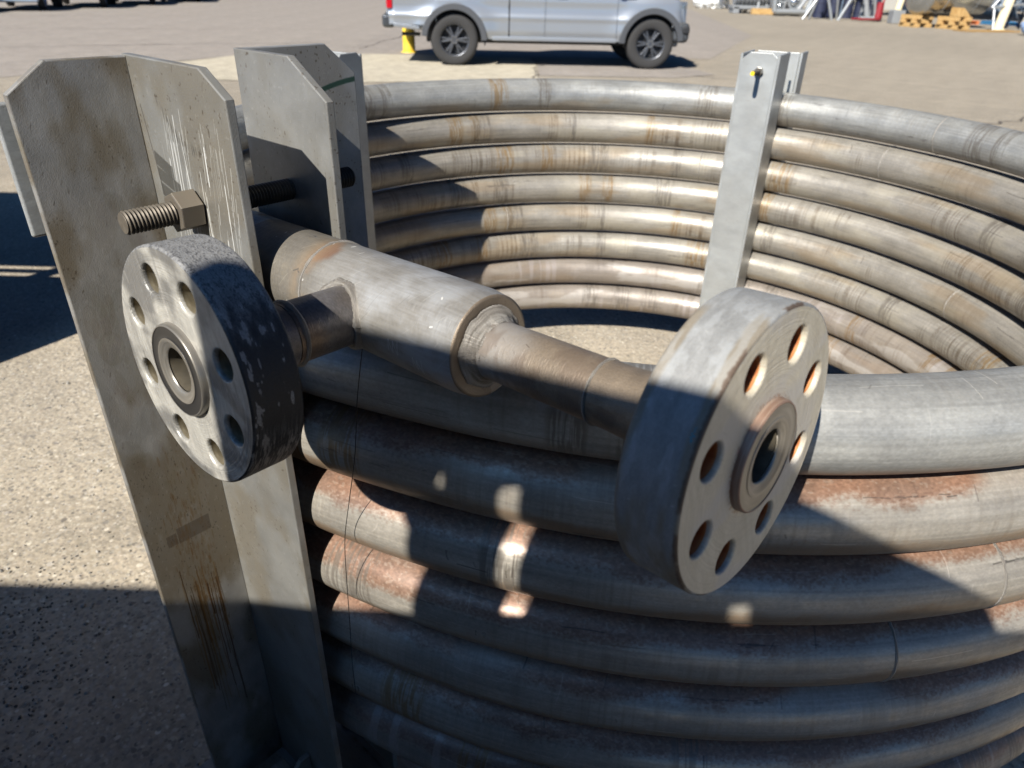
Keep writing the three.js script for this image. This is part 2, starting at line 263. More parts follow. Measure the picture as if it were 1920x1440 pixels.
// header and stubs: heat-tinted steel, grey, tan and frosty zones along the length (u), rough dark strokes
const headerMat = std({ map: tex(canvasOf(1536, 768, (u, v) => {
  const mid = fbm(u, v, 14, 10, 4, 131), fine = fbm(u, v, 300, 160, 2, 137), sw = fbm(u + 0.3 * v, v, 10, 16, 4, 139);
  const br = fbm(u, v, 30, 190, 2, 141);
  let c = mul([110, 105, 96], 0.8 + 0.22 * sw + 0.12 * fine + 0.1 * br);
  c = mixc(c, [156, 157, 157], (1 - sm(0.34, 0.42, u + 0.12 * (mid - 0.5))) * (0.25 + 0.5 * sm(0.3, 0.7, mid) + 0.25 * br));     // frosty bright zone by the cap
  const tint = sm(0.37, 0.4, u) * (1 - sm(0.41, 0.5, u)); c = mixc(c, mixc([112, 78, 62], [158, 126, 88], clamp((u - 0.38) * 12)), tint * 0.7 * sm(0.3, 0.6, mid));
  return mixc(c, [150, 136, 110], 0.35 * sm(0.58, 0.74, fbm(u, v, 14, 12, 4, 144)) * sm(0.45, 0.55, u));
}, (g, w, h) => {
  seed(145); strokes(g, w, h, 420, () => (rnd() < 0.6 ? `rgba(200,194,180,${rr(0.08, 0.3)})` : `rgba(70,62,54,${rr(0.1, 0.3)})`), [0.6, 2], [10, 90], 0.8);
  for (let i = 0; i < 26; i++) { let x = w * rr(0.42, 0.72), y = h * rr(0, 1); g.strokeStyle = `rgba(66,66,66,${rr(0.5, 0.85)})`; g.lineWidth = rr(2, 6); g.beginPath(); g.moveTo(x, y); for (let k = 0; k < 4; k++) { x += rr(-12, 26); y += rr(-9, 9); g.lineTo(x, y); } g.stroke(); }
  g.strokeStyle = 'rgba(206,206,202,0.75)'; g.lineWidth = 1.6; for (const [x0, y0] of [[0.07, 0.93], [0.13, 0.9]]) { g.beginPath(); for (let k = 0; k < 6; k++) g.lineTo(w * x0 + k * 9 + rr(-2, 2), h * y0 + (k % 2 ? 34 : 0) + rr(-5, 5)); g.stroke(); }
  for (let i = 0; i < 40; i++) { g.fillStyle = `rgba(222,220,212,${rr(0.3, 0.8)})`; g.beginPath(); g.ellipse(w * rnd(), h * rnd(), rr(2, 12), rr(1, 4), rr(0, 3), 0, 7); g.fill(); }
})), bumpMap: tubeBump, bumpScale: 0.0006, roughness: 0.5, metalness: 0.4 });
const stubMat = std({ map: tex(canvasOf(1024, 512, (u, v) => {
  const mid = fbm(u, v, 10, 8, 4, 151), fine = fbm(u, v, 200, 120, 2, 155);
  let c = mul([118, 106, 91], 0.84 + 0.2 * mid + 0.14 * fine); c = mixc(c, [152, 150, 147], 0.7 * (1 - sm(0.08, 0.3, u + 0.2 * (mid - 0.5)))); return mixc(c, [96, 82, 70], 0.4 * sm(0.5, 0.62, fbm(u, v, 12, 4, 3, 158)));
}, (g, w, h) => { seed(159); strokes(g, w, h, 90, () => `rgba(58,50,44,${rr(0.2, 0.6)})`, [0.6, 2], [4, 22], 0.3); })), bumpMap: tubeBump, bumpScale: 0.0006, roughness: 0.48, metalness: 0.4 });
const tintedStubMat = std({ map: tex(canvasOf(512, 512, (u, v) => { const m = fbm(u, v, 8, 6, 4, 161), f = fbm(u, v, 120, 80, 2, 164); let c = mixc([96, 88, 80], [120, 122, 128], m); c = mixc(c, [118, 92, 66], 0.6 * sm(0.25, 0.5, u + 0.4 * (m - 0.5)) * (1 - sm(0.6, 0.8, u))); return mul(c, 0.88 + 0.24 * f); })), bumpMap: tubeBump, bumpScale: 0.0006, roughness: 0.4, metalness: 0.55 });

// ground
function aggregate(size, n, base, tones, rad, s) {
  return canvasOf(size, size, (u, v) => { const f = fbm(u, v, 256, 256, 2, s), m = fbm(u, v, 12, 12, 4, s + 4); return mul(base, 0.78 + 0.22 * m + 0.26 * f); }, (g, w) => {
    seed(s * 9 + 1);
    for (let i = 0; i < n; i++) {
      const x = rnd() * w, y = rnd() * w, a = rr(...rad) * (rnd() < 0.12 ? 1.8 : 1), b = a * rr(0.55, 1), t = tones[Math.floor(rnd() * tones.length)], k = rr(0.82, 1.12), q = rnd() * 3;
      g.fillStyle = `rgba(${t.map((e) => Math.round(e * k)).join(',')},${rr(0.35, 0.9)})`;
      for (const dx of x < 8 ? [0, w] : x > w - 8 ? [0, -w] : [0]) for (const dy of y < 8 ? [0, w] : y > w - 8 ? [0, -w] : [0]) { g.beginPath(); g.ellipse(x + dx, y + dy, a, b, q, 0, 7); g.fill(); }
    }
  });
}
const groundCanvas = aggregate(2048, 90000, [136, 127, 112], [[156, 149, 135], [170, 163, 148], [128, 120, 105], [146, 138, 122], [112, 106, 96], [142, 131, 114], [150, 144, 134], [136, 129, 117], [92, 88, 82]], [0.7, 4.6], 171);
const groundBump = tex(canvasOf(1024, 1024, grey((u, v) => 0.45 * fbm(u, v, 200, 200, 2, 181) + 0.35 * fbm(u, v, 90, 90, 2, 185) + 0.2 * fbm(u, v, 10, 10, 3, 188))), false);
const groundMat = std({ map: tex(groundCanvas), bumpMap: groundBump, bumpScale: 0.006, roughness: 0.95, vertexColors: true });
const asphaltMat = std({ map: tex(aggregate(1024, 30000, [126, 119, 111], [[138, 130, 121], [116, 109, 102], [148, 140, 131], [102, 96, 90]], [0.8, 2.4], 191)), bumpMap: groundBump, bumpScale: 0.004, roughness: 0.95, vertexColors: true });
const concreteMat = std({ map: tex(aggregate(1024, 12000, [158, 150, 132], [[170, 162, 144], [146, 138, 120], [134, 128, 114]], [0.8, 3], 201)), roughness: 0.95, vertexColors: true });
function groundSheet(pts, y, cell, tile, s) {      // a sheet with its own slow colour drift, uv in metres / tile
  let g;
  if (pts) { const t = new THREE.ShapeGeometry(poly(pts)); t.rotateX(-Math.PI / 2); g = t; } else { g = new THREE.PlaneGeometry(220, 220, 220, 220); g.rotateX(-Math.PI / 2); g.translate(0, 0, -60); }
  const p = g.attributes.position, u = g.attributes.uv, c = [];
  for (let i = 0; i < p.count; i++) {
    const x = p.getX(i), z = p.getZ(i); p.setY(i, y); u.setXY(i, x / tile, z / tile);
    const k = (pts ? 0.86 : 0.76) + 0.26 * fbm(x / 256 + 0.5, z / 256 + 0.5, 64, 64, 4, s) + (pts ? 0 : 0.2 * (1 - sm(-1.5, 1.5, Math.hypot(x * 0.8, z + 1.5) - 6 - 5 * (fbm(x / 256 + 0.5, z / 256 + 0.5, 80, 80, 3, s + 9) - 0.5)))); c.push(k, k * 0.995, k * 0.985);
  }
  g.setAttribute('color', new THREE.Float32BufferAttribute(c, 3)); g.computeVertexNormals(); return g;
}
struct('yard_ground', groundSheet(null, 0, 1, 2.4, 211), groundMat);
struct('parking_asphalt', groundSheet([[-60, 5], [-7.4, 10.9], [-6.5, 12.6], [-5.4, 14.55], [-3.8, 15.45], [-1.2, 15.6], [0.2, 15.5], [4, 16.4], [7, 24], [12, 70], [-60, 70]], 0.004, 1, 1.6, 215), asphaltMat);
struct('concrete_strip', groundSheet([[-6.6, 11.2], [-3, 11.2], [0.28, 12.0], [0.3, 14.15], [0.22, 15.5], [-1.2, 15.6], [-3.8, 15.45], [-5.4, 14.55]], 0.008, 1, 1.3, 216), concreteMat);
struct('asphalt_patch', groundSheet([[0.32, 12.75], [2.6, 12.9], [3.4, 13.5], [3.1, 14.9], [0.32, 14.6]], 0.006, 1, 1.6, 217), asphaltMat);

// ------------------------------------------------------------------ the pipe coil with its header, flanges and clamp posts
const coil = thing('pipe_coil', 'large helical coil of stained steel pipe between clamp posts, with two flanges on its header', 'pipe coil');
const HR = 0.0545, CX = 0.34, CZ = 1.8241, RC = 1.1471, TR = 0.05715, Y0 = -0.4033, PITCH = 0.12, HEL = 0.4946;
const flR = { c: V(0.1833, -0.3002, 0.4265), n: new THREE.Vector3(0.7357, 0.0505, 0.6754).normalize() };
const flL = { c: V(-0.2992, -0.3178, 0.5616), n: new THREE.Vector3(-0.643, 0.0327, 0.7652).normalize() };
const onHeader = (s) => flR.c.clone().addScaledVector(flR.n, -s);
const onBranch = (s) => flL.c.clone().addScaledVector(flL.n, -s);
const helixY = (deg) => { const m = Math.floor((deg + 135) / 360), a = deg - 360 * m; return Y0 - HEL * PITCH * (deg / 360) - (1 - HEL) * PITCH * (m + sm(225 - 24, 225 + 18, a) - (m > 0 ? 1 - sm(-135 - 24, -135 + 18, a) : 0)); };
const helix = (deg) => { const t = deg * D; return V(CX + RC * Math.sin(t), helixY(deg), CZ + RC * Math.cos(t)); };
const helixOut = (deg) => new THREE.Vector3(Math.sin(deg * D), 0, -Math.cos(deg * D));
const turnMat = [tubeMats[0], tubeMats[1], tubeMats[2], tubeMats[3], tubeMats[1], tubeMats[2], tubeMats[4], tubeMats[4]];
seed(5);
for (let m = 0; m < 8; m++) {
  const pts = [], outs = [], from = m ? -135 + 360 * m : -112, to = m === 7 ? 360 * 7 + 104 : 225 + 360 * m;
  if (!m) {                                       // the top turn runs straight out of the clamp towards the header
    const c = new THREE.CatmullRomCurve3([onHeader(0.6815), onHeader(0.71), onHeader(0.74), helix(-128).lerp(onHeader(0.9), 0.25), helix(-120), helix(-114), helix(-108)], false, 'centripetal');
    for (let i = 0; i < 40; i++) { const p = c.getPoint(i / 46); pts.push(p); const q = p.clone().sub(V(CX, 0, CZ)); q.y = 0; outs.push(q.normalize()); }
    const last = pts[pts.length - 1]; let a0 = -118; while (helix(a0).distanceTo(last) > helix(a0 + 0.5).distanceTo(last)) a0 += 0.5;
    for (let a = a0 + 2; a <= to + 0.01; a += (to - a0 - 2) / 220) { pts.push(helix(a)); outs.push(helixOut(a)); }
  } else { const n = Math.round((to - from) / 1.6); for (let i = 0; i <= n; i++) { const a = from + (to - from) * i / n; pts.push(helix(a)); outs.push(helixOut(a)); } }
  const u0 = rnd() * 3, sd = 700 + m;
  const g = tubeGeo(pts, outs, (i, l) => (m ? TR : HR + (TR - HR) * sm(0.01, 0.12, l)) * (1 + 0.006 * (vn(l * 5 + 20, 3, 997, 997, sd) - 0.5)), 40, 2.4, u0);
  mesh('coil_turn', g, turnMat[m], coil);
  if (m === 7) mesh('end_cap', at(cyl(TR * 0.99, TR * 0.99, 0.02, 32), pts[pts.length - 1].x, pts[pts.length - 1].y, pts[pts.length - 1].z, 0, -104 * D, Math.PI / 2), weldMat, coil);
}
// girth welds on a few turns
for (const [deg, k] of [[150, 0], [152, 1], [160.5, 1], [166, 2], [171.5, 3], [12, 3], [62, 0], [-20, 4], [20, 2], [74, 4], [54, 1]]) {
  const a = deg + 360 * k, w = mesh('girth_weld', ringBead(TR - 0.0014, 0.0026, 70, k + 3), weldMat, coil);
  frameOn(w, helix(a), new THREE.Vector3(Math.cos(a * D), 0, Math.sin(a * D)));
}
// header
{
  const pts = [], outs = []; for (let i = 0; i <= 40; i++) { pts.push(onHeader(0.281 + 0.4 * i / 40)); outs.push(new THREE.Vector3(flR.n.z, 0, -flR.n.x).negate()); }
  const header = mesh('header_pipe', tubeGeo(pts, outs, (i) => (i < 2 ? HR - 0.0025 + 0.00125 * i : HR), 72, 0.57, 0, 0.1), headerMat, coil);
  const face = new THREE.LatheGeometry([[0.027, -0.002], [0.036, 0.0], [0.049, 0.0015], [0.052, 0.0005], [0.052, -0.004]].map(([r, z]) => new THREE.Vector2(r, z)), 72); face.rotateX(Math.PI / 2);
  frameOn(mesh('end_face', face, stubMat, header), onHeader(0.281), flR.n);
  const fil = []; for (let i = 0; i <= 10; i++) { const t = i / 10; fil.push(new THREE.Vector2(0.029 + 0.0125 * (1 - t) ** 1.6, 0.0015 + 0.0155 * t ** 1.5)); }
  const fg = new THREE.LatheGeometry(fil, 160); { const p = fg.attributes.position; for (let i = 0; i < p.count; i++) { const a = Math.atan2(p.getZ(i), p.getX(i)), k = 1 + 0.012 * Math.sin(a * 64) + 0.09 * (vn(a * 5 + 30, p.getY(i) * 160 + 9, 997, 997, 15) - 0.5); p.setXYZ(i, p.getX(i) * k, p.getY(i), p.getZ(i) * k); } fg.computeVertexNormals(); } fg.rotateX(Math.PI / 2);
  frameOn(mesh('weld_bead', fg, weldMat, header), onHeader(0.281), flR.n);
  frameOn(mesh('weld_bead', ringBead(HR - 0.0006, 0.0024, 90, 7), weldMat, header), onHeader(0.53), flR.n);
  // pipe from the header cap to the right flange
  const sp = [], so = []; for (let i = 0; i <= 24; i++) { sp.push(onHeader(0.282 - 0.14 * i / 24)); so.push(outs[0]); }
  mesh('outlet_pipe', tubeGeo(sp, so, 0.0292, 48, 0.3), stubMat, coil);
  frameOn(mesh('weld_bead', ringBead(0.029, 0.0017, 60, 9), weldMat, header), onHeader(0.142), flR.n);
  // branch neck to the left flange
  const bp = [], bo = [], side = new THREE.Vector3(flL.n.z, 0, -flL.n.x); for (let i = 0; i <= 24; i++) { bp.push(onBranch(0.2 - 0.095 * i / 24)); bo.push(side); }
  mesh('branch_pipe', tubeGeo(bp, bo, 0.0325, 48, 0.2), tintedStubMat, coil);
  frameOn(mesh('weld_bead', ringBead(0.0326, 0.003, 60, 11), weldMat, header), onBranch(0.112), flL.n);
  // saddle weld where the branch meets the header
  const w0 = flR.n.clone(), pS = [], oS = [], C = onBranch(0.227), e1 = flR.n.clone(), e2 = new THREE.Vector3(0, 1, 0), e3 = flL.n;
  for (let i = 0; i <= 120; i++) { const a = i / 120 * 2 * Math.PI, x = 0.0355 * Math.cos(a), y = 0.0355 * Math.sin(a); pS.push(C.clone().addScaledVector(e1, x).addScaledVector(e2, y).addScaledVector(e3, Math.sqrt(HR * HR - y * y))); oS.push(e3.clone().addScaledVector(e1, Math.cos(a)).addScaledVector(e2, Math.sin(a))); }
  mesh('weld_bead', tubeGeo(pS, oS, (i) => 0.0048 * (1 + 0.07 * Math.sin(i * 2.2) + 0.5 * (vn(i * 0.35, 4, 997, 997, 13) - 0.5)), 10, 0.3, 0, 0, true), weldMat, header);
}
// flanges
const FR = 0.1136, FT = 0.0497, BC = 0.0836, BH = 0.0139, BORE = 0.0285;
function flangeGeo() {
  const s = new THREE.Shape(); s.absarc(0, 0, FR, 0, 2 * Math.PI, false);
  for (let i = 0; i < 8; i++) { const a = (22.5 + 45 * i) * D; s.holes.push(circleHole(BC * Math.cos(a), BC * Math.sin(a), BH)); }
  s.holes.push(circleHole(0, 0, BORE));
  const b = 0.003, g = new THREE.ExtrudeGeometry(s, { depth: FT - 2 * b, bevelEnabled: true, bevelThickness: b, bevelSize: b * 0.8, bevelOffset: -b * 0.8, bevelSegments: 3, curveSegments: 72 });
  g.translate(0, 0, b - FT);
  const p = g.attributes.position, nm = g.attributes.normal, P = [[], []], N = [[], []], U = [[], []];
  for (let i = 0; i < p.count; i += 3) {           // the rim takes its own material, everything else that of the face
    let rim = i >= g.groups[0].count; for (let k = 0; k < 3; k++) if (Math.hypot(p.getX(i + k), p.getY(i + k)) < FR - 0.004) rim = false;
    const q = rim ? 1 : 0, us = [0, 1, 2].map((k) => Math.atan2(p.getY(i + k), p.getX(i + k)) / (2 * Math.PI) + 0.5), wrap = Math.max(...us) - Math.min(...us) > 0.5;
    for (let k = 0; k < 3; k++) {
      P[q].push(p.getX(i + k), p.getY(i + k), p.getZ(i + k)); N[q].push(nm.getX(i + k), nm.getY(i + k), nm.getZ(i + k));
      if (rim) U[q].push(us[k] + (wrap && us[k] < 0.5 ? 1 : 0), p.getZ(i + k) / FT + 1); else U[q].push(p.getX(i + k) / (2 * FR) + 0.5, p.getY(i + k) / (2 * FR) + 0.5);
    }
  }
  const f = new THREE.BufferGeometry(); f.setAttribute('position', new THREE.Float32BufferAttribute(P.flat(), 3)); f.setAttribute('normal', new THREE.Float32BufferAttribute(N.flat(), 3)); f.setAttribute('uv', new THREE.Float32BufferAttribute(U.flat(), 2));
  f.addGroup(0, P[0].length / 3, 0); f.addGroup(P[0].length / 3, P[1].length / 3, 1); return f;
}
function makeFlange(frame, label, face, rim, hole, ringTop, ringSide, hubMat, stubR, hubLen) {
  const f = grp('flange', coil); f.userData.label = label; frameOn(f, frame.c, frame.n);
  mesh('flange_disc', flangeGeo(), [face, rim], f);
  for (let i = 0; i < 8; i++) { const a = (22.5 + 45 * i) * D; mesh('bolt_hole', at(cyl(BH - 0.0006, BH - 0.0006, FT - 0.008, 40, true), BC * Math.cos(a), BC * Math.sin(a), -FT / 2, Math.PI / 2), hole, f); }
  const rf = (pts) => { const g = new THREE.LatheGeometry(pts.map(([r, z]) => new THREE.Vector2(r, z)), 96); g.rotateX(Math.PI / 2); return g; };
  const hgt = 0.0065;
  mesh('raised_face', rf([[0.0455, -0.002], [0.0445, 0.001], [0.0442, hgt - 0.0012], [0.0434, hgt], [0.0424, hgt]]), ringSide, f);
  mesh('gasket_face', rf([[0.0425, hgt], [0.0422, hgt - 0.0006], [0.0318, hgt - 0.0007], [0.0314, hgt]]), ringTop, f);
  mesh('bore_lip', rf([[0.0315, hgt], [0.0285, hgt], [0.0272, hgt - 0.0012], [0.0222, hgt - 0.002], [0.0212, hgt - 0.004]]), ringSteelMat, f);
  mesh('bore', rf([[0.0212, hgt - 0.005], [0.0208, -0.06], [0.0205, -0.16], [0.001, -0.161]]), boreMat, f);
  const hub = []; for (let i = 0; i <= 14; i++) { const t = i / 14; hub.push([stubR + 0.015 * (1 - t) ** 2.6, -(FT - 0.001) - t * (hubLen - FT)]); }
  mesh('hub', rf(hub), hubMat, f);
}
makeFlange(flR, 'bolt flange with a tan dirty face and rusty bolt holes', rightFaceMat, rightRimMat, holeRustMat, ringSteelMat, ringRustMat, stubMat, 0.0292, 0.142);
makeFlange(flL, 'bolt flange with scratched grey face and chipped black paint on its rim', leftFaceMat, leftRimMat, holeSteelMat, ringDarkMat, ringSteelMat, tintedStubMat, 0.0325, 0.105);

// clamp at the header: two angle posts, one outside and one inside the coil, drawn together by threaded rods.
// local axes: x along the coil, y up from the ground, z towards the coil's centre, z = 0 on the pipe's axis
const clampTurn = Math.atan2(0.6561, -0.7547);
const clampAt = new THREE.Vector3(0.1903, 0, -0.4346);
function clampGroup(name, label) { const g = grp(name, coil); g.position.copy(clampAt); g.rotation.y = clampTurn; if (label) g.userData.label = label; return g; }
const fillet = (r, h) => { const s = new THREE.Shape(); s.moveTo(0, 0); s.lineTo(r, 0); s.absarc(r, r, r, -Math.PI / 2, -Math.PI, true); s.lineTo(0, 0); const g = new THREE.ExtrudeGeometry(s, { depth: h, bevelEnabled: false, curveSegments: 8 }); g.rotateX(-Math.PI / 2); return g; };
{
  const o = clampGroup('clamp_post', 'outer angle post with brown water marks and oil runs');
  const top = 1.358;
  const tl = slab([[0.592, 0], [0.823, 0], [0.823, top], [0.639, top], [0.592, top - 0.027]], 0.011); tl.translate(0, 0, -0.069); uvScale(tl, 1 / 0.231, 1 / top, -0.592 / 0.231, 0);
  mesh('tangent_leg', tl, outerTangentMat, o);
  const q = 0.1345, rl = slab([[0, 0], [q, 0], [q, top - 0.034], [q - 0.045, top - 0.002], [0, top - 0.002]], 0.012);   // x outwards
  uvScale(rl, 1 / q, 1 / top); rl.rotateY(Math.PI / 2); rl.translate(0.811, 0, -0.0688);
  mesh('radial_leg', rl, outerRadialMat, o);
  const fg = fillet(0.02, top - 0.004); uvScale(fg, 8, 1); fg.rotateY(Math.PI); fg.translate(0.8112, 0, -0.0688); mesh('root_fillet', fg, outerTangentMat, o);
  // tab of folded plate behind the wide leg
  mesh('side_tab', join([at(box(0.008, 0.155, 0.06), 0.85, 1.235, -0.182), at(box(0.03, 0.155, 0.006), 0.838, 1.235, -0.15)]), cleanPlateMat, o);
  mesh('foot_plate', at(box(0.36, 0.014, 0.34, 0.003), 0.72, 0.012, -0.12), cutEdgeMat, o);
  mesh('gusset', at(slab([[0, 0], [0.11, 0], [0.02, 0.1], [0, 0.1]], 0.01), 0.69, 0.019, -0.07, 0, Math.PI / 2), cutEdgeMat, o);
  mesh('foot_angle', join([at(box(0.2, 0.008, 0.075, 0.002), 0.66, 0.06, -0.13), at(box(0.2, 0.07, 0.008, 0.002), 0.66, 0.03, -0.165)]), cutEdgeMat, o);
}
{
  const o = clampGroup('clamp_post', 'inner angle post beside the header with a green marker line');
  const top = 1.36;
  const tl = slab([[0.6, 0], [0.793, 0], [0.793, top], [0.671, top], [0.6, top - 0.044]], 0.011); tl.translate(0, 0, 0.059); uvScale(tl, 1 / 0.193, 1 / top, -0.6 / 0.193, 0);
  mesh('tangent_leg', tl, innerPlateMat, o);
  const q = 0.17, rl = slab([[0, 0], [q, 0], [q, top - 0.04], [q - 0.048, top], [0, top]], 0.011); uvScale(rl, 1 / q, 1 / top); rl.rotateY(-Math.PI / 2); rl.translate(0.793, 0, 0.0698);
  mesh('radial_leg', rl, innerRadialMat, o);
  mesh('foot_plate', at(box(0.28, 0.014, 0.24, 0.003), 0.7, 0.012, 0.16), cutEdgeMat, o);
}
function threadGeo(r, len, pitch) {
  const pts = [new THREE.Vector2(0.0001, 0), new THREE.Vector2(r * 0.84, 0), new THREE.Vector2(r * 0.9, 0.0008)]; const n = Math.floor((len - 0.002) / pitch);
  for (let i = 0; i < n; i++) { const y = 0.001 + i * pitch; pts.push(new THREE.Vector2(r * 0.82, y), new THREE.Vector2(r * 0.825, y + pitch * 0.12), new THREE.Vector2(r, y + pitch * 0.45), new THREE.Vector2(r, y + pitch * 0.6), new THREE.Vector2(r * 0.825, y + pitch * 0.95)); }
  pts.push(new THREE.Vector2(r * 0.84, len), new THREE.Vector2(0.0001, len)); return new THREE.LatheGeometry(pts, 28);
}
function nutGeo(af, h, bore) {
  const s = new THREE.Shape(), R = af / Math.sqrt(3); for (let i = 0; i < 6; i++) { const a = (30 + 60 * i) * D; s[i ? 'lineTo' : 'moveTo'](R * Math.cos(a), R * Math.sin(a)); } s.closePath(); s.holes.push(circleHole(0, 0, bore));
  return new THREE.ExtrudeGeometry(s, { depth: h - 0.003, bevelEnabled: true, bevelThickness: 0.0015, bevelSize: 0.0015, bevelOffset: -0.0015, bevelSegments: 2, curveSegments: 20 });
}
for (const y of [H - 0.2525]) {
  const o = clampGroup('threaded_rod');
  mesh('thread', at(threadGeo(0.0138, 0.092, 0.0044), 0.7, y, -0.158, Math.PI / 2), boltMat, o);
  mesh('thread', at(threadGeo(0.0138, 0.222, 0.0044), 0.7, y, -0.066, Math.PI / 2), blackStudMat, o);
  mesh('nut', at(nutGeo(0.042, 0.028, 0.012), 0.7, y, -0.098, 0, 0, 0.12), boltMat, o);
  mesh('nut', at(nutGeo(0.041, 0.026, 0.012), 0.7, y, 0.0725, 0, 0, 0.3), blackStudMat, o);
}
// channel clamps further round the coil
function channelClamp(deg, rWeb, topY, width, label, rodded) {
  const t = deg * D, p = V(CX, 0, CZ), o = grp('clamp_post', coil); o.userData.label = label;
  // x across the post, z towards the coil's centre, z = 0 at the centre line of the pipes
  o.position.set(p.x + RC * Math.sin(t), 0, p.z - RC * Math.cos(t)); o.rotation.y = -t;
  const zw = RC - rWeb, w = width / 2, leg = zw - 0.06;
  const web = slab([[-w, 0], [w, 0], [w, topY - 0.014], [w - 0.018, topY], [-w + 0.026, topY], [-w, topY - 0.022]], 0.009, 0.002); uvScale(web, 3, 0.8); web.translate(0, 0, zw - 0.009);
  mesh('web', web, cleanPlateMat, o);
  for (const s of [-1, 1]) {
    const l = slab([[0, 0], [leg, 0], [leg, topY - 0.004], [0, topY - 0.006]], 0.009, 0.002); uvScale(l, 3, 0.8, 0.3, 0); l.rotateY(Math.PI / 2); l.translate(s > 0 ? w - 0.001 : -w - 0.008, 0, zw - 0.0015);
    mesh('side_leg', l, cleanPlateMat, o);
  }
  const outW = slab([[-w - 0.02, 0], [w + 0.014, 0], [w + 0.014, topY - 0.014], [-w - 0.02, topY - 0.014]], 0.009, 0.002); uvScale(outW, 3, 0.8); outW.translate(0.004, 0, -0.0685); mesh('outer_plate', outW, cleanPlateMat, o);
  const outL = slab([[0, 0], [0.1, 0], [0.1, topY - 0.014], [0, topY - 0.014]], 0.009, 0.002); uvScale(outL, 3, 0.8); outL.rotateY(Math.PI / 2); outL.translate(w + 0.018, 0, -0.066); mesh('outer_leg', outL, cleanPlateMat, o);
  mesh('foot_plate', at(box(0.2, 0.014, 0.42, 0.003), 0, 0.012, 0.05), cutEdgeMat, o);
  if (!rodded) return;
  const y = topY - 0.058;
  const rod = grp('threaded_rod', coil); rod.position.copy(o.position); rod.rotation.copy(o.rotation);
  mesh('thread', at(threadGeo(0.0078, 0.5, 0.0022), 0.005, y, -0.2, Math.PI / 2), blackStudMat, rod);
  mesh('nut', at(nutGeo(0.026, 0.014, 0.007), 0.005, y, zw + 0.0018, 0, 0, 0.3), ringSteelMat, rod);
  mesh('rod_tip', at(new THREE.CylinderGeometry(0.0066, 0.0074, 0.004, 20), 0.005, y, 0.3016, Math.PI / 2), plain(0xd8b820, 0.5), rod);
}
channelClamp(30, 0.935, 1.241, 0.117, 'clean grey channel post with a yellow tipped bolt', true);
channelClamp(-66, 0.905, 1.246, 0.12, 'grey channel post half hidden behind the angle posts');
// support angles that carry the lowest turn
for (const deg of [30, -66]) { const t = deg * D, o = grp('support_angle', coil), p = V(CX, 0, CZ); o.position.set(p.x + RC * Math.sin(t), H + helixY(deg + 2520) - TR - 0.008, p.z - RC * Math.cos(t)); o.rotation.y = -t; mesh('shelf', box(0.09, 0.012, 0.118, 0.002), cutEdgeMat, o); }

// loose wire hanging down the outside of the coil
{
  const pts = [[-0.172, -0.372, 0.722], [-0.184, -0.443, 0.722], [-0.197, -0.536, 0.73], [-0.212, -0.611, 0.735], [-0.226, -0.684, 0.742], [-0.232, -0.769, 0.745], [-0.236, -0.849, 0.748], [-0.242, -0.95, 0.752], [-0.244, -1.03, 0.755]].map((p) => V(...p));
  const w = mesh('wire', new THREE.TubeGeometry(new THREE.CatmullRomCurve3(pts), 120, 0.0006, 6), plain(0x2a2522, 0.5, 0.4));
  w.userData = { label: 'thin dark wire hanging from the header down the side of the coil', category: 'wire' };
}

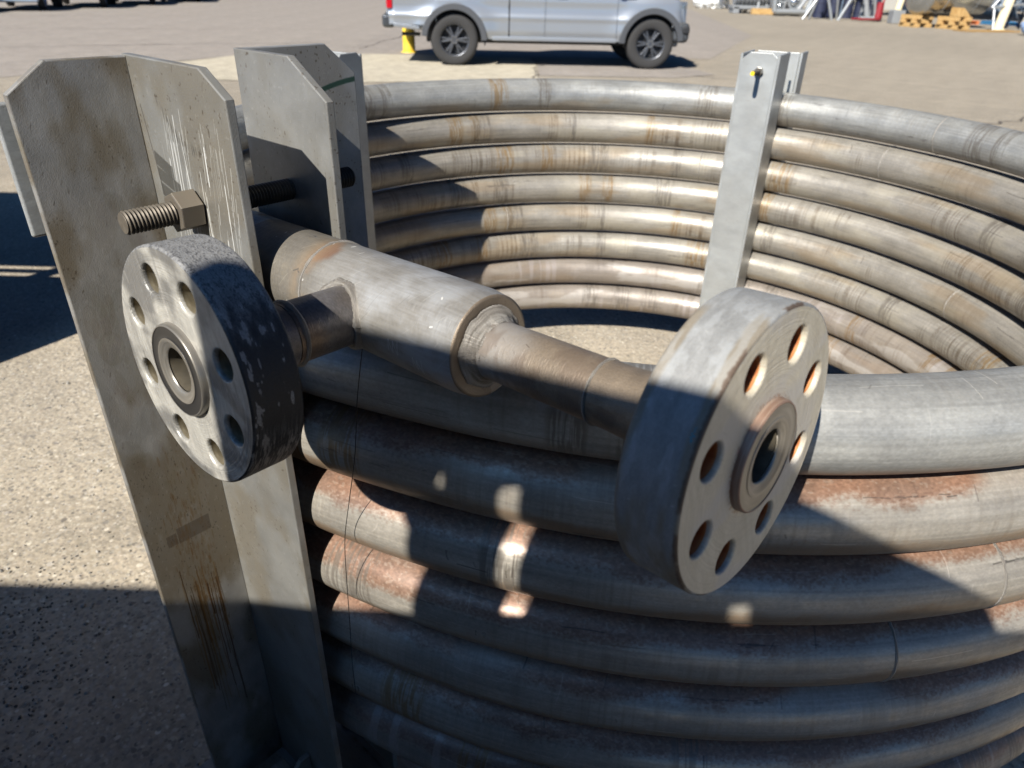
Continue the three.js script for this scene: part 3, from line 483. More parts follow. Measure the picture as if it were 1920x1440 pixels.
// ------------------------------------------------------------------ out of frame: what throws the shadows from behind and from the left
{
  const steel = std({ map: rustSurface(301, [58, 50, 44], [84, 74, 64]), roughness: 0.7, metalness: 0.2 });
  const bin = thing('scrap_bin', 'long grey steel scrap bin with a slanting guard plate on its rim', 'scrap bin', new THREE.Vector3(0.0784, 0, 0.41));
  const topY = H + 0.332;
  mesh('near_wall', at(box(3.62, topY - 0.12, 0.05, 0.005), -1.69, (topY - 0.12) / 2 + 0.12, 0.025), steel, bin);
  mesh('far_wall', at(box(3.62, topY - 0.12, 0.05, 0.005), -1.69, (topY - 0.12) / 2 + 0.12, 1.6), steel, bin);
  for (const x of [-3.47, 0.095]) mesh('end_wall', at(box(0.05, topY - 0.12, 1.5, 0.005), x, (topY - 0.12) / 2 + 0.12, 0.81), steel, bin);
  mesh('floor', at(box(3.5, 0.06, 1.5, 0.005), -1.69, 0.18, 0.81), steel, bin);
  for (const x of [-3.2, -1.7, -0.1]) mesh('skid', at(box(0.12, 0.12, 1.6, 0.01), x, 0.06, 0.81), steel, bin);
  const hole = new THREE.Path(); hole.moveTo(-0.704, 0.478); hole.lineTo(-0.668, 0.478); hole.lineTo(-0.672, 0.69); hole.lineTo(-0.678, 0.7); hole.lineTo(-0.698, 0.7); hole.lineTo(-0.704, 0.69); hole.lineTo(-0.704, 0.478);
  const spot = new THREE.Path(); spot.moveTo(-0.804, 0.698); spot.lineTo(-0.782, 0.698); spot.lineTo(-0.785, 0.736); spot.lineTo(-0.804, 0.698);
  const spot2 = new THREE.Path(); spot2.moveTo(-0.385, 0.475); spot2.lineTo(-0.355, 0.475); spot2.lineTo(-0.36, 0.52); spot2.lineTo(-0.385, 0.515); spot2.lineTo(-0.385, 0.475);
  const s = slab([[-0.845, 0.44], [0.0, 0.44], [-0.02, 0.47], [-0.045, 0.522], [-0.35, 0.688], [-0.86, 0.905], [-0.874, 0.9], [-0.87, 0.66], [-0.85, 0.63]], 0.012, 0.001, [hole, spot, spot2]); s.translate(0, H - 0.14, 0);
  mesh('guard_plate', s, steel, bin);
  const fence = thing('fence_panel', 'tall grey sheet steel fence panel with a narrow gap between its sheets', 'fence', V(0, -H, 2.2));
  mesh('lower_sheet', at(box(3.6, 1.3, 0.02), -4.16, 0.67, 0), steel, fence); mesh('upper_sheet', at(box(3.6, 1.42, 0.02), -4.16, 2.18, 0), steel, fence);
  mesh('rail', at(box(3.6, 0.045, 0.02), -4.16, 1.395, 0), steel, fence);
  for (const x of [-5.9, -4.6, -3.3, -2.42]) mesh('fence_post', at(box(0.09, 2.9, 0.06), x, 1.45, 0.04), steel, fence);
}

// ------------------------------------------------------------------ vehicles
const tyreMat = std({ color: 0x2b2a29, roughness: 0.85 }), alloyDark = plain(0x5a5c60, 0.35, 0.7), alloyBright = plain(0xb9bcc0, 0.3, 0.8), blackPlastic = plain(0x1b1c1e, 0.6), flarePlastic = plain(0x3b3d40, 0.65), glassMat = std({ color: 0x0d1114, roughness: 0.08, metalness: 0.2 }), chrome = plain(0xc8cacc, 0.15, 1);
const paint = (hex) => new THREE.MeshPhysicalMaterial({ color: hex, roughness: 0.34, metalness: 0.5, clearcoat: 1, clearcoatRoughness: 0.06 });
function wheel(parent, x, z, side, R, w, rimR, spokes, rimMat) {
  const g = grp('wheel', parent); g.position.set(x, R, z); if (side < 0) g.rotation.y = Math.PI;
  const t = new THREE.LatheGeometry([[rimR, -w / 2 + 0.02], [rimR + 0.01, -w / 2], [R - 0.06, -w / 2 - 0.008], [R - 0.015, -w / 2 + 0.015], [R, -w / 2 + 0.05], [R, w / 2 - 0.05], [R - 0.015, w / 2 - 0.015], [R - 0.06, w / 2 + 0.008], [rimR + 0.01, w / 2], [rimR, w / 2 - 0.02]].map((p) => new THREE.Vector2(...p)), 56); t.rotateX(Math.PI / 2);
  mesh('tyre', t, tyreMat, g);
  const b = new THREE.LatheGeometry([[rimR + 0.004, w / 2 - 0.004], [rimR - 0.016, w / 2 - 0.012], [rimR - 0.022, w / 2 - 0.07], [rimR - 0.02, -w / 2]].map((p) => new THREE.Vector2(...p)), 48); b.rotateX(Math.PI / 2);
  const list = [b];
  for (let i = 0; i < spokes; i++) for (const o of spokes > 5 ? [-0.14, 0.14] : [0]) { const a = (i / spokes) * 2 * Math.PI + o, l = rimR - 0.05; const s = box(l, spokes > 5 ? 0.03 : 0.055, 0.03, 0.008); s.translate(l / 2 + 0.035, 0, w / 2 - 0.045); s.rotateZ(a); list.push(s); }
  mesh('rim', join(list), rimMat, g);
  const hb = cyl(0.062, 0.07, 0.04, 24); hb.rotateX(Math.PI / 2); hb.translate(0, 0, w / 2 - 0.035); mesh('hub_cap', hb, rimMat, g);
  for (let i = 0; i < 6; i++) { const n = cyl(0.011, 0.011, 0.02, 8); n.rotateX(Math.PI / 2); n.translate(0.048 * Math.cos(i * 1.047), 0.048 * Math.sin(i * 1.047), w / 2 - 0.014); mesh('wheel_nut', n, chrome, g); }
  const d = cyl(rimR - 0.03, rimR - 0.03, 0.02, 32); d.rotateX(Math.PI / 2); d.translate(0, 0, w / 2 - 0.12); mesh('brake_disc', d, blackPlastic, g);
}
{
  const s = 1.084, truck = thing('pickup_truck', 'silver crew cab pickup truck with dark alloy wheels parked beyond the coil', 'pickup truck', V(-1.23, -H, 13.9 + 0.93), 0.058);
  truck.scale.setScalar(s);
  const silver = paint(0x8c9094), W = 0.90;
  const arch = (x, y, r, a0, a1, n) => { const o = []; for (let i = 0; i <= n; i++) { const a = (a0 + (a1 - a0) * i / n) * D; o.push([x + r * Math.cos(a), y + r * Math.sin(a)]); } return o; };
  const prof = [[-1.02, 0.62], [-1.05, 0.8], [-1.04, 1.16], [0.62, 1.16], [0.66, 1.14], [2.75, 1.13], [3.25, 1.12], [3.62, 1.05], [3.74, 0.92], [3.77, 0.72], [3.73, 0.56], ...arch(3.22, 0.385, 0.475, 18, 176, 18), [2.66, 0.4], [0.56, 0.4], ...arch(0, 0.385, 0.475, 4, 166, 18), [-0.62, 0.55]];
  const bodyG = slab(prof, 2 * W - 0.03, 0.05); bodyG.translate(0, 0, -W + 0.015); mesh('body', bodyG, silver, truck);
  // body side skin: bulged fenders, a crease along the doors, cut away round the wheels
  const skin = (x0, x1, sd) => {
    const nx = Math.max(2, Math.round((x1 - x0) / 0.02)), ny = 38, P = [], I = [], ok = [];
    for (let i = 0; i <= nx; i++) for (let j = 0; j <= ny; j++) {
      const x = x0 + (x1 - x0) * i / nx, nose = sm(3.1, 3.75, x), lo = x < -0.3 ? 0.6 : x > 3.55 ? 0.55 : 0.415, hi = 1.15 - 0.14 * nose, y = lo + (hi - lo) * j / ny;
      let z = W + 0.012 - 0.035 * sm(0.95, 1.15, y) - 0.03 * (1 - sm(0.42, 0.54, y)) + 0.014 * Math.exp(-(((y - 0.73) / 0.035) ** 2)) - 0.012 * Math.exp(-(((y - 0.88) / 0.09) ** 2));
      for (const cx of [0, 3.22]) { const d = Math.hypot(x - cx, y - 0.385); z += 0.04 * Math.exp(-(((d - 0.5) / 0.17) ** 2)); if (d < 0.47) ok[i * (ny + 1) + j] = 1; }
      z -= 0.1 * sm(3.55, 3.8, x) ** 2 + 0.03 * (1 - sm(-1.05, -0.95, x)); P.push(x, y, z * sd);
    }
    for (let i = 0; i < nx; i++) for (let j = 0; j < ny; j++) { const q = i * (ny + 1) + j, r = q + ny + 1; if (ok[q] && ok[r] && ok[q + 1] && ok[r + 1]) continue; if (sd > 0) I.push(q, r, q + 1, q + 1, r, r + 1); else I.push(q, q + 1, r, q + 1, r + 1, r); }
    const g = new THREE.BufferGeometry(); g.setAttribute('position', new THREE.Float32BufferAttribute(P, 3)); g.setIndex(I); g.computeVertexNormals(); return g;
  };
  mesh('chassis', join([at(box(4.2, 0.2, 0.9, 0.02), 1.62, 0.42, 0), at(box(0.9, 0.5, 1.25, 0.03), 0, 0.62, 0), at(box(0.9, 0.5, 1.25, 0.03), 3.22, 0.62, 0), at(cyl(0.05, 0.05, 1.5, 12), 0, 0.385, 0, Math.PI / 2), at(cyl(0.05, 0.05, 1.5, 12), 3.22, 0.385, 0, Math.PI / 2)]), blackPlastic, truck);
  const cabG = slab([[0.72, 1.12], [0.92, 1.62], [1.15, 1.76], [2.02, 1.75], [2.82, 1.12]], 1.52, 0.06); cabG.translate(0, 0, -0.76); mesh('cab', cabG, silver, truck);
  for (const sd of [1, -1]) {
    mesh('bed_side', skin(-1.04, 0.874, sd), silver, truck); mesh('door', skin(0.896, 1.462, sd), silver, truck); mesh('door', skin(1.47, 2.63, sd), silver, truck); mesh('front_wing', skin(2.638, 3.78, sd), silver, truck);
    mesh('rocker_panel', at(box(2.05, 0.07, 0.05, 0.02), 1.63, 0.425, sd * (W - 0.005)), silver, truck);
    mesh('door_sill_trim', at(box(1.74, 0.014, 0.02, 0.005), 1.77, 0.452, sd * (W - 0.002)), chrome, truck);
    mesh('body_gap', at(box(0.03, 0.74, 0.012, 0.002), 0.885, 0.78, sd * (W - 0.004)), blackPlastic, truck);
    for (const [cx, a0, a1] of [[0, 2, 172], [3.22, 8, 178]]) {
      const f = new THREE.Shape(arch(cx, 0.385, 0.52, a0, a1, 24).concat(arch(cx, 0.385, 0.45, a1, a0, 24)).map(([x, y]) => new THREE.Vector2(x, y)));
      const g = new THREE.ExtrudeGeometry(f, { depth: 0.06, bevelEnabled: true, bevelThickness: 0.012, bevelSize: 0.012, bevelSegments: 3 }); g.translate(0, 0, sd > 0 ? W + 0.006 : -W - 0.066); mesh('fender_flare', g, flarePlastic, truck);
    }
    mesh('window', at(slab([[0.86, 1.2], [1.0, 1.56], [1.5, 1.66], [1.5, 1.2]], 0.008), 0, 0, sd > 0 ? 0.762 : -0.77), glassMat, truck);
    mesh('window', at(slab([[1.56, 1.2], [1.56, 1.66], [1.98, 1.66], [2.55, 1.2]], 0.008), 0, 0, sd > 0 ? 0.762 : -0.77), glassMat, truck);
    for (const x of [1.05, 1.72]) mesh('door_handle', at(box(0.17, 0.032, 0.03, 0.012), x, 1.035, sd * (W + 0.015)), silver, truck);
    mesh('tail_light', at(box(0.1, 0.34, 0.07, 0.02), -1.02, 0.99, sd * (W - 0.012)), new THREE.MeshPhysicalMaterial({ color: 0xa0101c, roughness: 0.2, clearcoat: 1 }), truck);
    mesh('headlight', at(box(0.26, 0.17, 0.1, 0.03), 3.6, 0.9, sd * (W - 0.06), 0, sd * 0.1, -0.1), new THREE.MeshPhysicalMaterial({ color: 0x56626c, roughness: 0.12, clearcoat: 1 }), truck);
    mesh('side_marker', at(box(0.11, 0.05, 0.03, 0.008), 3.66, 0.72, sd * (W - 0.01), 0, 0, -0.95), plain(0xd0641a, 0.3), truck);
    mesh('side_vent', at(box(0.22, 0.07, 0.015, 0.005), 2.82, 1.06, sd * (W + 0.008)), plain(0x1e2c26, 0.4), truck);
    for (const x of [0, 3.22]) wheel(truck, x, sd * (W - 0.12), sd, 0.388, 0.26, 0.235, 6, alloyDark);
    mesh('mirror', at(box(0.12, 0.18, 0.2, 0.04), 2.62, 1.25, sd * (W + 0.09)), silver, truck);
    mesh('mud_flap', at(box(0.02, 0.26, 0.2, 0.004), 0.52, 0.44, sd * (W - 0.12), 0, 0, -0.2), blackPlastic, truck);
  }
  mesh('front_bumper', at(box(0.28, 0.3, 1.8, 0.07), 3.72, 0.56, 0), plain(0x34373a, 0.55), truck);
  mesh('skid_plate', at(box(0.2, 0.12, 1.5, 0.03), 3.62, 0.4, 0), plain(0x777a7c, 0.5), truck);
  for (const z of [0.84, -0.84]) mesh('fog_light', at(box(0.12, 0.12, 0.2, 0.03), 3.79, 0.6, z * 0.98), blackPlastic, truck);
  mesh('grille', at(box(0.06, 0.24, 1.1, 0.02), 3.76, 0.88, 0), blackPlastic, truck);
  mesh('rear_bumper', join([at(box(0.2, 0.2, 1.7, 0.05), -1.06, 0.64, 0), at(box(0.14, 0.06, 0.5, 0.02), -1.1, 0.72, 0)]), plain(0x4c4f52, 0.3, 0.6), truck);
  mesh('bumper_corner', at(box(0.42, 0.07, 0.05, 0.02), -0.76, 0.575, W - 0.005, 0, 0, -0.1), silver, truck);
  mesh('tailgate', at(box(0.04, 0.46, 1.5, 0.015), -1.075, 0.94, 0), silver, truck);
  mesh('exhaust_pipe', at(cyl(0.03, 0.03, 0.3, 14), -0.72, 0.44, W - 0.35, 0, 0, Math.PI / 2), blackPlastic, truck);
  mesh('windscreen', at(box(0.02, 0.82, 1.3, 0.005), 2.44, 1.46, 0, 0, 0, 0.91), glassMat, truck);
}
{
  const b = thing('bollard', 'short yellow steel bollard standing behind the pickup truck', 'bollard', V(-2.3, -H, 16.1));
  const y = std({ map: rustSurface(311, [196, 160, 34], [226, 194, 72]), roughness: 0.55 });
  mesh('bollard_post', at(cyl(0.125, 0.125, 0.92, 28), 0, 0.46, 0), y, b); mesh('bollard_cap', at(new THREE.SphereGeometry(0.125, 24, 8, 0, 6.2832, 0, Math.PI / 2), 0, 0.92, 0), y, b); mesh('bollard_base', at(cyl(0.16, 0.17, 0.02, 28), 0, 0.01, 0), y, b);
}
// cars parked nose out along the far side of the lot; x runs to the nose
function parkedCar(label, hex, wheelAt, turn, rimMat, kind) {
  const c = thing('parked_car', label, 'car', new THREE.Vector3(), 0, 'cars parked along the lot'), p = paint(hex), big = kind === 'truck' ? 1.15 : 1;
  const base = V(wheelAt[0], -H, wheelAt[1]); c.rotation.y = turn;
  const off = new THREE.Vector3(1.32, 0, -0.74 * 1).applyAxisAngle(new THREE.Vector3(0, 1, 0), turn); c.position.copy(base).sub(off);
  const W = 0.86, R = 0.34 * big, arch = (x) => { const o = []; for (let i = 0; i <= 12; i++) { const a = i / 12 * Math.PI; o.push([x + (R + 0.06) * Math.cos(a), R + (R + 0.06) * Math.sin(a)]); } return o; };
  const k = kind === 'truck' ? 0.16 : 0;
  const g = slab([[-2.2, 0.4 + k], [-2.25, 0.62 + k], [-2.18, 0.98 + k], [-1.2, 1.0 + k], [0.95, 0.98 + k], [1.95, 0.84 + k], [2.2, 0.66 + k], [2.18, 0.36 + k], ...arch(1.32), ...arch(-1.32).map((q) => q)], 2 * W, 0.06); g.translate(0, 0, -W); mesh('body', g, p, c);
  const cab = slab([[-1.7, 0.96 + k], [-1.1, 1.4 + k], [0.1, 1.42 + k], [0.95, 0.96 + k]], 1.36, 0.05); cab.translate(0, 0, -0.68); mesh('cabin', cab, glassMat, c);
  mesh('roof', at(box(1.3, 0.05, 1.3, 0.02), -0.5, 1.44 + k, 0), p, c);
  mesh('underbody', at(box(3.6, 0.3, 1.2, 0.03), 0, 0.42 + k * 0.5, 0), blackPlastic, c);
  mesh('front_bumper', at(box(0.16, 0.3, 1.6, 0.06), 2.17, 0.42 + k, 0), kind === 'dark' ? blackPlastic : p, c);
  mesh('number_plate', at(box(0.012, 0.11, 0.31, 0.003), 2.262, 0.46 + k, 0), plain(0xd8dadb, 0.5), c);
  for (const sd of [1, -1]) { mesh('headlight', at(box(0.16, 0.13, 0.34, 0.04), 2.13, 0.7 + k, sd * 0.62), new THREE.MeshPhysicalMaterial({ color: 0xaab2b8, roughness: 0.1, clearcoat: 1 }), c); for (const x of [1.32, -1.32]) wheel(c, x, sd * 0.74, sd, R, 0.21, 0.22 * big, 5, rimMat); }
}
parkedCar('black parked car with its front bumper to the lot, beside a silver car', 0x101216, [-17.2, 24.3], -1.25, alloyDark, 'dark');
parkedCar('silver blue parked car with bright alloy wheels, next to the black car', 0x9fb0c0, [-16.5, 27.5], -1.2, alloyBright, 'car');
parkedCar('dark parked pickup with pale wheels', 0x15181d, [-15.85, 30.3], -1.15, alloyBright, 'truck');
parkedCar('charcoal parked car furthest along the lot', 0x1c1f24, [-15.1, 37.4], -1.1, alloyBright, 'car');
parkedCar('black parked car between the dark pickup and the charcoal car', 0x0d0f12, [-15.4, 33.4], -1.15, alloyDark, 'dark');

// ------------------------------------------------------------------ stores along the yard's far side
const galv = plain(0x9a9c9b, 0.4, 0.6), stainless = std({ map: rustSurface(321, [150, 152, 152], [186, 188, 188]), roughness: 0.22, metalness: 0.9 }), pine = std({ map: rustSurface(322, [150, 116, 66], [188, 156, 104]), roughness: 0.8 }), cream = plain(0xd8c9a4, 0.7), redPaint = plain(0x7c1a20, 0.5), reelGrey = plain(0x8b98a4, 0.55, 0.2), bluePallet = plain(0x2f6f9a, 0.7), orangeWood = plain(0xb2663a, 0.75), tarpMat = plain(0x8fa6c8, 0.7), greyBlock = plain(0x77797a, 0.7), navyMat = plain(0x1d2238, 0.6), blueSheet = plain(0x1f62b8, 0.5);
const P3 = (x, y, z) => new THREE.Vector3(x, y, z);
function cribStack(label, x, z, turn) {
  const t = thing('timber_cribbing', label, 'timber', V(x, -H, z), turn, 'timber under the tank');
  for (let i = 0; i < 3; i++) for (const o of [-0.28, 0.28]) { const along = i % 2; mesh('timber', at(box(along ? 0.9 : 0.16, 0.14, along ? 0.16 : 0.95, 0.01), along ? 0 : o, 0.07 + i * 0.142, along ? o : 0), pine, t); }
  mesh('wedge', at(slab([[0, 0], [0.42, 0], [0, 0.3]], 0.6), 0.02, 0.43, -0.3), pine, t);
}
{
  const t = thing('steel_tank', 'shiny stainless steel tank lying on timber cribbing', 'tank', V(16.7, -H, 31.8), 0.25);
  mesh('shell', at(cyl(0.85, 0.85, 2.6, 48), 0, 1.25, 0, 0, 0, Math.PI / 2), stainless, t);
  for (const s of [-1, 1]) { const d = new THREE.SphereGeometry(0.85, 40, 12, 0, 6.2832, 0, Math.PI / 2); d.scale(1, 0.35, 1); mesh('dished_end', at(d, s * 1.3, 1.25, 0, 0, 0, -s * Math.PI / 2), stainless, t); }
  mesh('nozzle', at(cyl(0.14, 0.14, 0.3, 24), 0.4, 2.2, 0), stainless, t); mesh('nozzle', at(cyl(0.2, 0.2, 0.05, 24), 0.4, 2.36, 0), stainless, t);
  for (const s of [-0.7, 0.7]) mesh('band', at(new THREE.TorusGeometry(0.856, 0.012, 6, 60), s, 1.25, 0, 0, Math.PI / 2), galv, t);
  cribStack('timber cribbing under the near end of the tank', 15.55, 31.6, 0.3); cribStack('timber cribbing under the middle of the tank', 16.55, 30.7, 0.3);
  const sh = thing('board', 'flat weathered wooden board on the ground in front of the tank', 'board', V(17.2, -H, 29.5), 0.2); mesh('board_sheet', at(box(2.3, 0.05, 0.7, 0.005), 0, 0.026, 0), std({ map: rustSurface(323, [120, 92, 52], [158, 128, 80]), roughness: 0.85 }), sh);
  const tr = thing('pipe_trestle', 'welded silver tube trestle standing against the tank', 'trestle', V(18.9, -H, 30.6), 0.1);
  for (const [a, b] of [[[-1.2, 0.75, 0], [-0.3, 2.1, 0]], [[-1.2, 0.75, 0], [0.9, 1.0, 0]], [[0.9, 1.0, 0], [0.2, 2.1, 0]], [[-0.3, 2.1, 0], [0.2, 2.1, 0]], [[-1.1, 0.75, 0], [-1.1, 0, 0.3]], [[0.85, 1, 0], [0.85, 0, 0.3]]]) mesh('tube', bar(P3(...a), P3(...b), 0.045), galv, tr);
}
function pallet(label, x, z, turn, m) {
  const t = thing('pallet', label, 'pallet', V(x, -H, z), turn);
  for (let i = 0; i < 6; i++) mesh('slat', at(box(1.1, 0.022, 0.13, 0.003), 0, 0.138, -0.46 + i * 0.184), m, t);
  for (const o of [-0.48, 0, 0.48]) mesh('stringer', at(box(0.1, 0.11, 1.05, 0.004), o, 0.0725, 0), m, t);
  for (const o of [-0.46, 0.46]) mesh('slat', at(box(1.1, 0.016, 0.13, 0.003), 0, 0.009, o), m, t);
}
pallet('orange brown wooden pallet by the cable reels', 19.3, 35.3, 0.1, orangeWood); pallet('blue painted wooden pallet under the cable reels', 20.9, 35.0, 0.1, bluePallet);
for (const [x, y, label] of [[20.6, 0.15, 'grey cable reel with an open hub, on the blue pallet'], [21.6, 0.15, 'grey cable reel tilted behind another reel']]) {
  const t = thing('cable_reel', label, 'cable reel', V(x, y - H, 35.3), 0.55);
  for (const s of [-0.28, 0.28]) { const g = new THREE.ExtrudeGeometry((() => { const q = new THREE.Shape(); q.absarc(0, 0, 0.78, 0, 6.2832, false); q.holes.push(circleHole(0, 0, 0.14)); return q; })(), { depth: 0.04, bevelEnabled: true, bevelThickness: 0.008, bevelSize: 0.008, bevelSegments: 2, curveSegments: 40 }); mesh('reel_flange', at(g, 0, 0.8, s), reelGrey, t); }
  mesh('drum', at(cyl(0.42, 0.42, 0.56, 32, true), 0, 0.8, 0.02, Math.PI / 2), reelGrey, t); mesh('reel_rim', at(new THREE.TorusGeometry(0.76, 0.025, 6, 60), 0, 0.8, 0.34), galv, t);
}
{
  const p = thing('post', 'cream painted round post standing by the ladder', 'post', V(18.2, -H, 30.6)); mesh('shaft', at(cyl(0.16, 0.17, 4, 24), 0.25, 2, 0, 0, 0, -0.1), cream, p); mesh('footing', at(cyl(0.24, 0.26, 0.06, 24), 0.05, 0.03, 0), cream, p);
  const p2 = thing('post', 'cream painted round post standing between the red jack and the tank', 'post', V(15.9, -H, 34.0)); mesh('shaft', at(cyl(0.12, 0.13, 3.4, 24), 0.15, 2.2, 0, 0, 0, -0.12), cream, p2); mesh('footing', at(box(0.5, 0.5, 0.5, 0.03), -0.05, 0.25, 0), greyBlock, p2);
  const l = thing('ladder', 'dark steel ladder leaning beside the yard building', 'ladder', V(20.2, -H, 32.9), 0.1);
  for (const x of [-0.24, 0.24]) mesh('stile', bar(P3(x, 0, 0), P3(x + 0.6, 4, -0.8), 0.035), blackPlastic, l);
  for (let i = 1; i < 12; i++) { const k = i / 12; mesh('rung', bar(P3(-0.24 + 0.6 * k, 4 * k, -0.8 * k), P3(0.24 + 0.6 * k, 4 * k, -0.8 * k), 0.018), blackPlastic, l); }
  const b = thing('building', 'open fronted yard shed of pale columns with a dark interior behind the stores', 'building', V(0, -H, 0));
  const pale = std({ map: rustSurface(331, [178, 172, 154], [204, 198, 182]), roughness: 0.85 });
  for (const [x, z] of [[19.6, 30.9], [26, 36], [14.6, 45]]) mesh('column', at(box(0.42, 4.6, 0.42, 0.02), x, 2.3, -z), pale, b);
  mesh('rear_wall', at(box(16, 4.6, 0.2, 0.02), 22.5, 2.3, -52, 0, -0.6), plain(0x8f8c84, 0.9), b); mesh('roof', at(box(12, 0.25, 14, 0.02), 25, 4.75, -41, 0, -0.6), galv, b);
  const t = thing('tarp_bundle', 'crumpled pale blue tarp bundle on the ground beside the column', 'tarp', V(18.0, -H, 27.6));
  const g = new THREE.IcosahedronGeometry(0.45, 12), q = g.attributes.position; for (let i = 0; i < q.count; i++) { const x = q.getX(i), y = q.getY(i), z = q.getZ(i), k = 0.72 + 0.75 * fbm(x * 0.9 + 3.1 + z * 0.3, y * 0.9 + 2.2 - z * 0.4, 6, 6, 4, 341); q.setXYZ(i, x * k * 1.3, Math.max(0.004, (y * 0.7 + 0.26) * k), z * k); } g.computeVertexNormals(); mesh('tarp', g, tarpMat, t);
}
{
  const j = thing('pallet_jack', 'red pallet jack parked upright between the pipe stock and the tank', 'pallet jack', V(15.6, -H, 35.2), 0.3);
  mesh('handle', join([bar(P3(0, 0.25, 0), P3(0.3, 1.5, 0), 0.04), bar(P3(0.3, 1.5, -0.2), P3(0.3, 1.5, 0.2), 0.03)]), redPaint, j); mesh('pump', at(cyl(0.14, 0.18, 0.6, 16), 0, 0.45, 0), redPaint, j); for (const z of [-0.2, 0.2]) mesh('fork', at(box(1.1, 0.07, 0.16, 0.02), -0.6, 0.1, z), redPaint, j); mesh('jack_wheel', at(cyl(0.1, 0.1, 0.12, 20), 0.1, 0.1, 0, Math.PI / 2), greyBlock, j);
  // welded stands of tube
  const stand = (label, x, z, turn, list, m = galv, name = 'pipe_stand') => { const t = thing(name, label, 'pipe stand', V(x, -H, z), turn); for (const [a, b, r] of list) mesh('tube', bar(P3(...a), P3(...b), r || 0.05), m, t); return t; };
  stand('silver tube frame of leaning bars next to the red jack', 14.6, 35.2, 0, [[[-0.7, 0, 0], [0.1, 1.8, 0], 0.07], [[0.9, 0.05, 0], [0.5, 1.8, 0], 0.06], [[0.9, 0.12, 0], [0.2, 0.12, 0], 0.09], [[-0.2, 0.9, -0.2], [0.8, 0.9, -0.2]]]);
  stand('crossed grey tube stand with four splayed legs', 13.2, 35.6, 0, [[[-0.8, 0, 0.2], [0.4, 1.9, 0], 0.06], [[0.5, 0, 0.2], [-0.2, 1.9, 0], 0.06], [[0.9, 0, -0.3], [0.5, 1.9, 0]], [[-0.3, 0, -0.4], [0.1, 1.8, -0.1]]]);
  stand('bent grey pipe manifold lying on its side', 12.75, 38.2, 0, [[[-0.75, 0.2, 0], [0.75, 0.2, 0], 0.13], [[-0.75, 0.2, 0], [-0.95, 1.8, 0], 0.13], [[0.75, 0.2, 0], [0.95, 0.8, 0], 0.13]], galv, 'pipe_manifold');
  const mot = thing('valve_body', 'round silver valve bodies stacked inside the pipe manifold', 'valve', V(12.7, -H, 38.6)); for (const [x, y, r] of [[-0.35, 0.9, 0.32], [0.25, 0.6, 0.28], [0.1, 1.3, 0.3], [-0.4, 0.4, 0.2]]) { mesh('valve_bowl', at(new THREE.SphereGeometry(r, 24, 16), x, y, 0), stainless, mot); mesh('valve_flange', at(cyl(r * 1.15, r * 1.15, 0.06, 24), x, y, r * 0.5, Math.PI / 2), galv, mot); }
  const bs = thing('blue_sheet', 'small bright blue sheet hung above the manifold', 'sheet', V(13.4, -H, 38.6)); mesh('cloth', at(box(0.9, 0.6, 0.03, 0.01), 0, 1.95, 0), blueSheet, bs); mesh('hook', bar(P3(0, 2.2, 0), P3(0, 0, 0), 0.03), galv, bs);
  const blk = thing('motor_skid', 'grey motor and gearbox on a base plate with a wood offcut', 'motor', V(11.6, -H, 40.6)); mesh('motor', at(cyl(0.5, 0.5, 1.9, 32), 0, 0.85, 0, 0, 0, Math.PI / 2), greyBlock, blk); for (let i = 0; i < 9; i++) mesh('cooling_fin', at(cyl(0.55, 0.55, 0.03, 32), -0.8 + i * 0.2, 0.85, 0, 0, 0, Math.PI / 2), greyBlock, blk); mesh('base_plate', at(box(2.2, 0.16, 0.9, 0.02), 0, 0.28, 0), greyBlock, blk); mesh('foot', at(box(0.3, 0.3, 0.9, 0.02), -0.9, 0.15, 0), greyBlock, blk); mesh('foot', at(box(0.3, 0.3, 0.9, 0.02), 0.9, 0.15, 0), greyBlock, blk);
  const of = thing('wood_offcut', 'yellow wood offcut in front of the motor', 'timber', V(11.9, -H, 39.6), 0.1); mesh('offcut', at(box(1.2, 0.26, 0.3, 0.02), 0, 0.131, 0), pine, of);
  const wb = thing('wrap_bundle', 'white plastic wrap bundle lying by a low steel bench', 'bundle', V(11.0, -H, 46.5)); const g = new THREE.IcosahedronGeometry(0.6, 10), q = g.attributes.position; for (let i = 0; i < q.count; i++) { const x = q.getX(i), y = q.getY(i), z = q.getZ(i), k = 0.7 + 0.8 * fbm(x + 3 + z * 0.4, y + 3 - z * 0.3, 7, 7, 4, 351); q.setXYZ(i, x * k * 1.5, Math.max(0.004, (y + 0.35) * k), z * k); } g.computeVertexNormals(); mesh('wrap', g, plain(0xd6d6d2, 0.5), wb);
  const be = thing('steel_bench', 'low steel bench with a dark void underneath', 'bench', V(12.6, -H, 45.8)); mesh('bench_top', at(box(3.4, 0.08, 1.2, 0.01), 0, 0.85, 0), galv, be); for (const x of [-1.55, 1.55]) for (const z of [-0.5, 0.5]) mesh('bench_leg', at(box(0.09, 0.81, 0.09, 0.01), x, 0.405, z), galv, be);
  for (let r = 0; r < 2; r++) for (let i = 0; i < 5; i++) { const b = thing('storage_drum', 'navy plastic drum stored behind the tube stands', 'drum', V(13.9 + i * 0.62, r * 0.86 - H, 37.6), 0, 'navy drums behind the stands'); mesh('drum_body', at(cyl(0.28, 0.28, 0.84, 24), 0, 0.43, 0), navyMat, b); for (const y of [0.25, 0.6]) mesh('drum_hoop', at(new THREE.TorusGeometry(0.284, 0.014, 6, 32), 0, y, 0, Math.PI / 2), navyMat, b); }
}

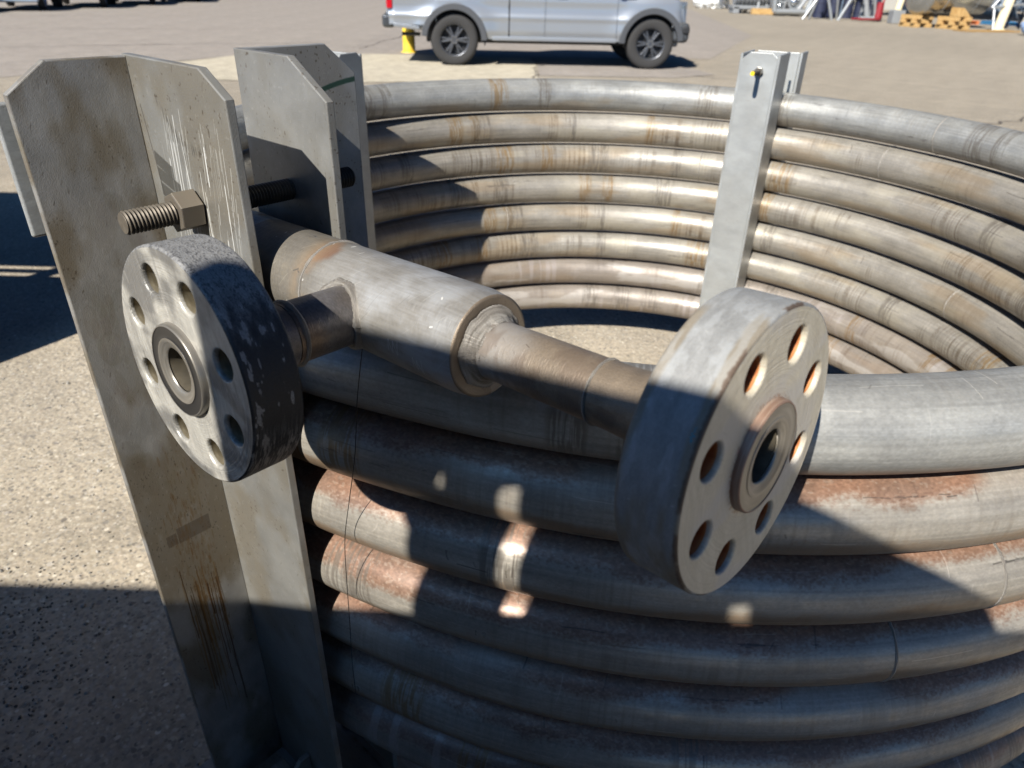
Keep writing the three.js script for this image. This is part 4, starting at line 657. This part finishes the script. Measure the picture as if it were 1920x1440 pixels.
// old cracks in the asphalt, filled with dark grit
{
  const crackMat = std({ color: 0x57504a, roughness: 1 }); seed(77);
  for (const [x0, z0, x1, z1] of [[-13, 13.2, -7.5, 16.5], [-16, 18.2, -5, 22], [-9, 15.6, -4.4, 17.8], [-3.4, 16.6, -2.6, 24], [-20, 22.4, -8, 27.5], [0.31, 12.2, 0.3, 15.4], [2.9, 13.2, 4.4, 12.3], [4.6, 8.4, 7.8, 10.6]]) {
    const n = 46, P = [], I = []; let wob = 0;
    for (let i = 0; i <= n; i++) { const t = i / n, l = Math.hypot(x1 - x0, z1 - z0); wob = wob * 0.86 + rr(-0.07, 0.07); const w = rr(0.006, 0.02), nx = -(z1 - z0) / l, nz = (x1 - x0) / l, cx = x0 + (x1 - x0) * t + nx * wob, cz = z0 + (z1 - z0) * t + nz * wob; P.push(cx + nx * w, 0.0125, -(cz + nz * w), cx - nx * w, 0.0125, -(cz - nz * w)); if (i) I.push(i * 2 - 2, i * 2 - 1, i * 2, i * 2 - 1, i * 2 + 1, i * 2); }
    const g = new THREE.BufferGeometry(); g.setAttribute('position', new THREE.Float32BufferAttribute(P, 3)); g.setIndex(I); g.computeVertexNormals(); struct(numbered('asphalt_crack'), g, crackMat);
  }
  // short ends of tube and section leaning about in the stock along the yard's edge
  const mats = [galv, greyBlock, stainless, plain(0x6b5a48, 0.8), plain(0x8d8f90, 0.5, 0.4), plain(0x55585c, 0.7)];
  for (let i = 0; i < 34; i++) {
    const t = i / 33, x = 11.2 + 4.6 * t + rr(-0.25, 0.25), z = 40.4 - 4.2 * t + rr(-0.3, 1.4), o = thing('steel_offcut', 'short steel tube offcut leaning in the stock along the yard edge', 'steel offcut', V(x, -H, z), rr(0, 3), 'tube offcuts along the yard edge');
    const m = mats[Math.floor(rnd() * mats.length)], l = rr(0.6, 1.7), r = rr(0.03, 0.12), a = rr(-0.7, 0.7), g = rnd() < 0.6 ? new THREE.CylinderGeometry(r, r, l, 16, 1, true) : box(r * 1.8, l, r * 1.6, 0.01);
    mesh('offcut', at(g, 0, l / 2 * Math.cos(a) + r * Math.abs(Math.sin(a)), 0, 0, 0, a), m, o); mesh('end_plate', at(cyl(r * 1.5, r * 1.5, 0.03, 16), -Math.sin(a) * l / 2, l * Math.cos(a) + r * Math.abs(Math.sin(a)), 0, 0, 0, a), m, o);
  }
}

// loose grit on the ground beside the posts
{
  seed(61); const n = 3200, g = new THREE.IcosahedronGeometry(1, 0), im = new THREE.InstancedMesh(g, std({ color: 0xffffff, roughness: 0.95 }), n); im.name = 'loose_grit'; im.castShadow = im.receiveShadow = true;
  im.userData = { kind: 'stuff', label: 'loose grit and tar crumbs scattered over the yard ground', category: 'grit' };
  const M = new THREE.Matrix4(), q = new THREE.Quaternion(), e = new THREE.Euler(), c = new THREE.Color();
  for (let i = 0; i < n; i++) {
    const clump = rnd() < 0.45, x = clump ? -1.25 + 0.28 * (rnd() + rnd() + rnd() - 1.5) : rr(-2.6, 0.1), z = clump ? 0.95 + 0.5 * (rnd() + rnd() + rnd() - 1.5) : rr(0.5, 4.2), s = rr(0.0012, 0.0042) * (rnd() < 0.05 ? 1.7 : 1);
    e.set(rnd() * 6, rnd() * 6, rnd() * 6); q.setFromEuler(e); M.compose(V(x, s * 0.45 - H, z), q, new THREE.Vector3(s * rr(0.8, 1.4), s * rr(0.5, 0.9), s)); im.setMatrixAt(i, M);
    const k = clump && rnd() < 0.6 ? rr(0.06, 0.13) : rr(0.14, 0.34); c.setRGB(k, k * 0.95, k * 0.86); im.setColorAt(i, c);
  }
  scene.add(im);
}

renderer.render(scene, camera);
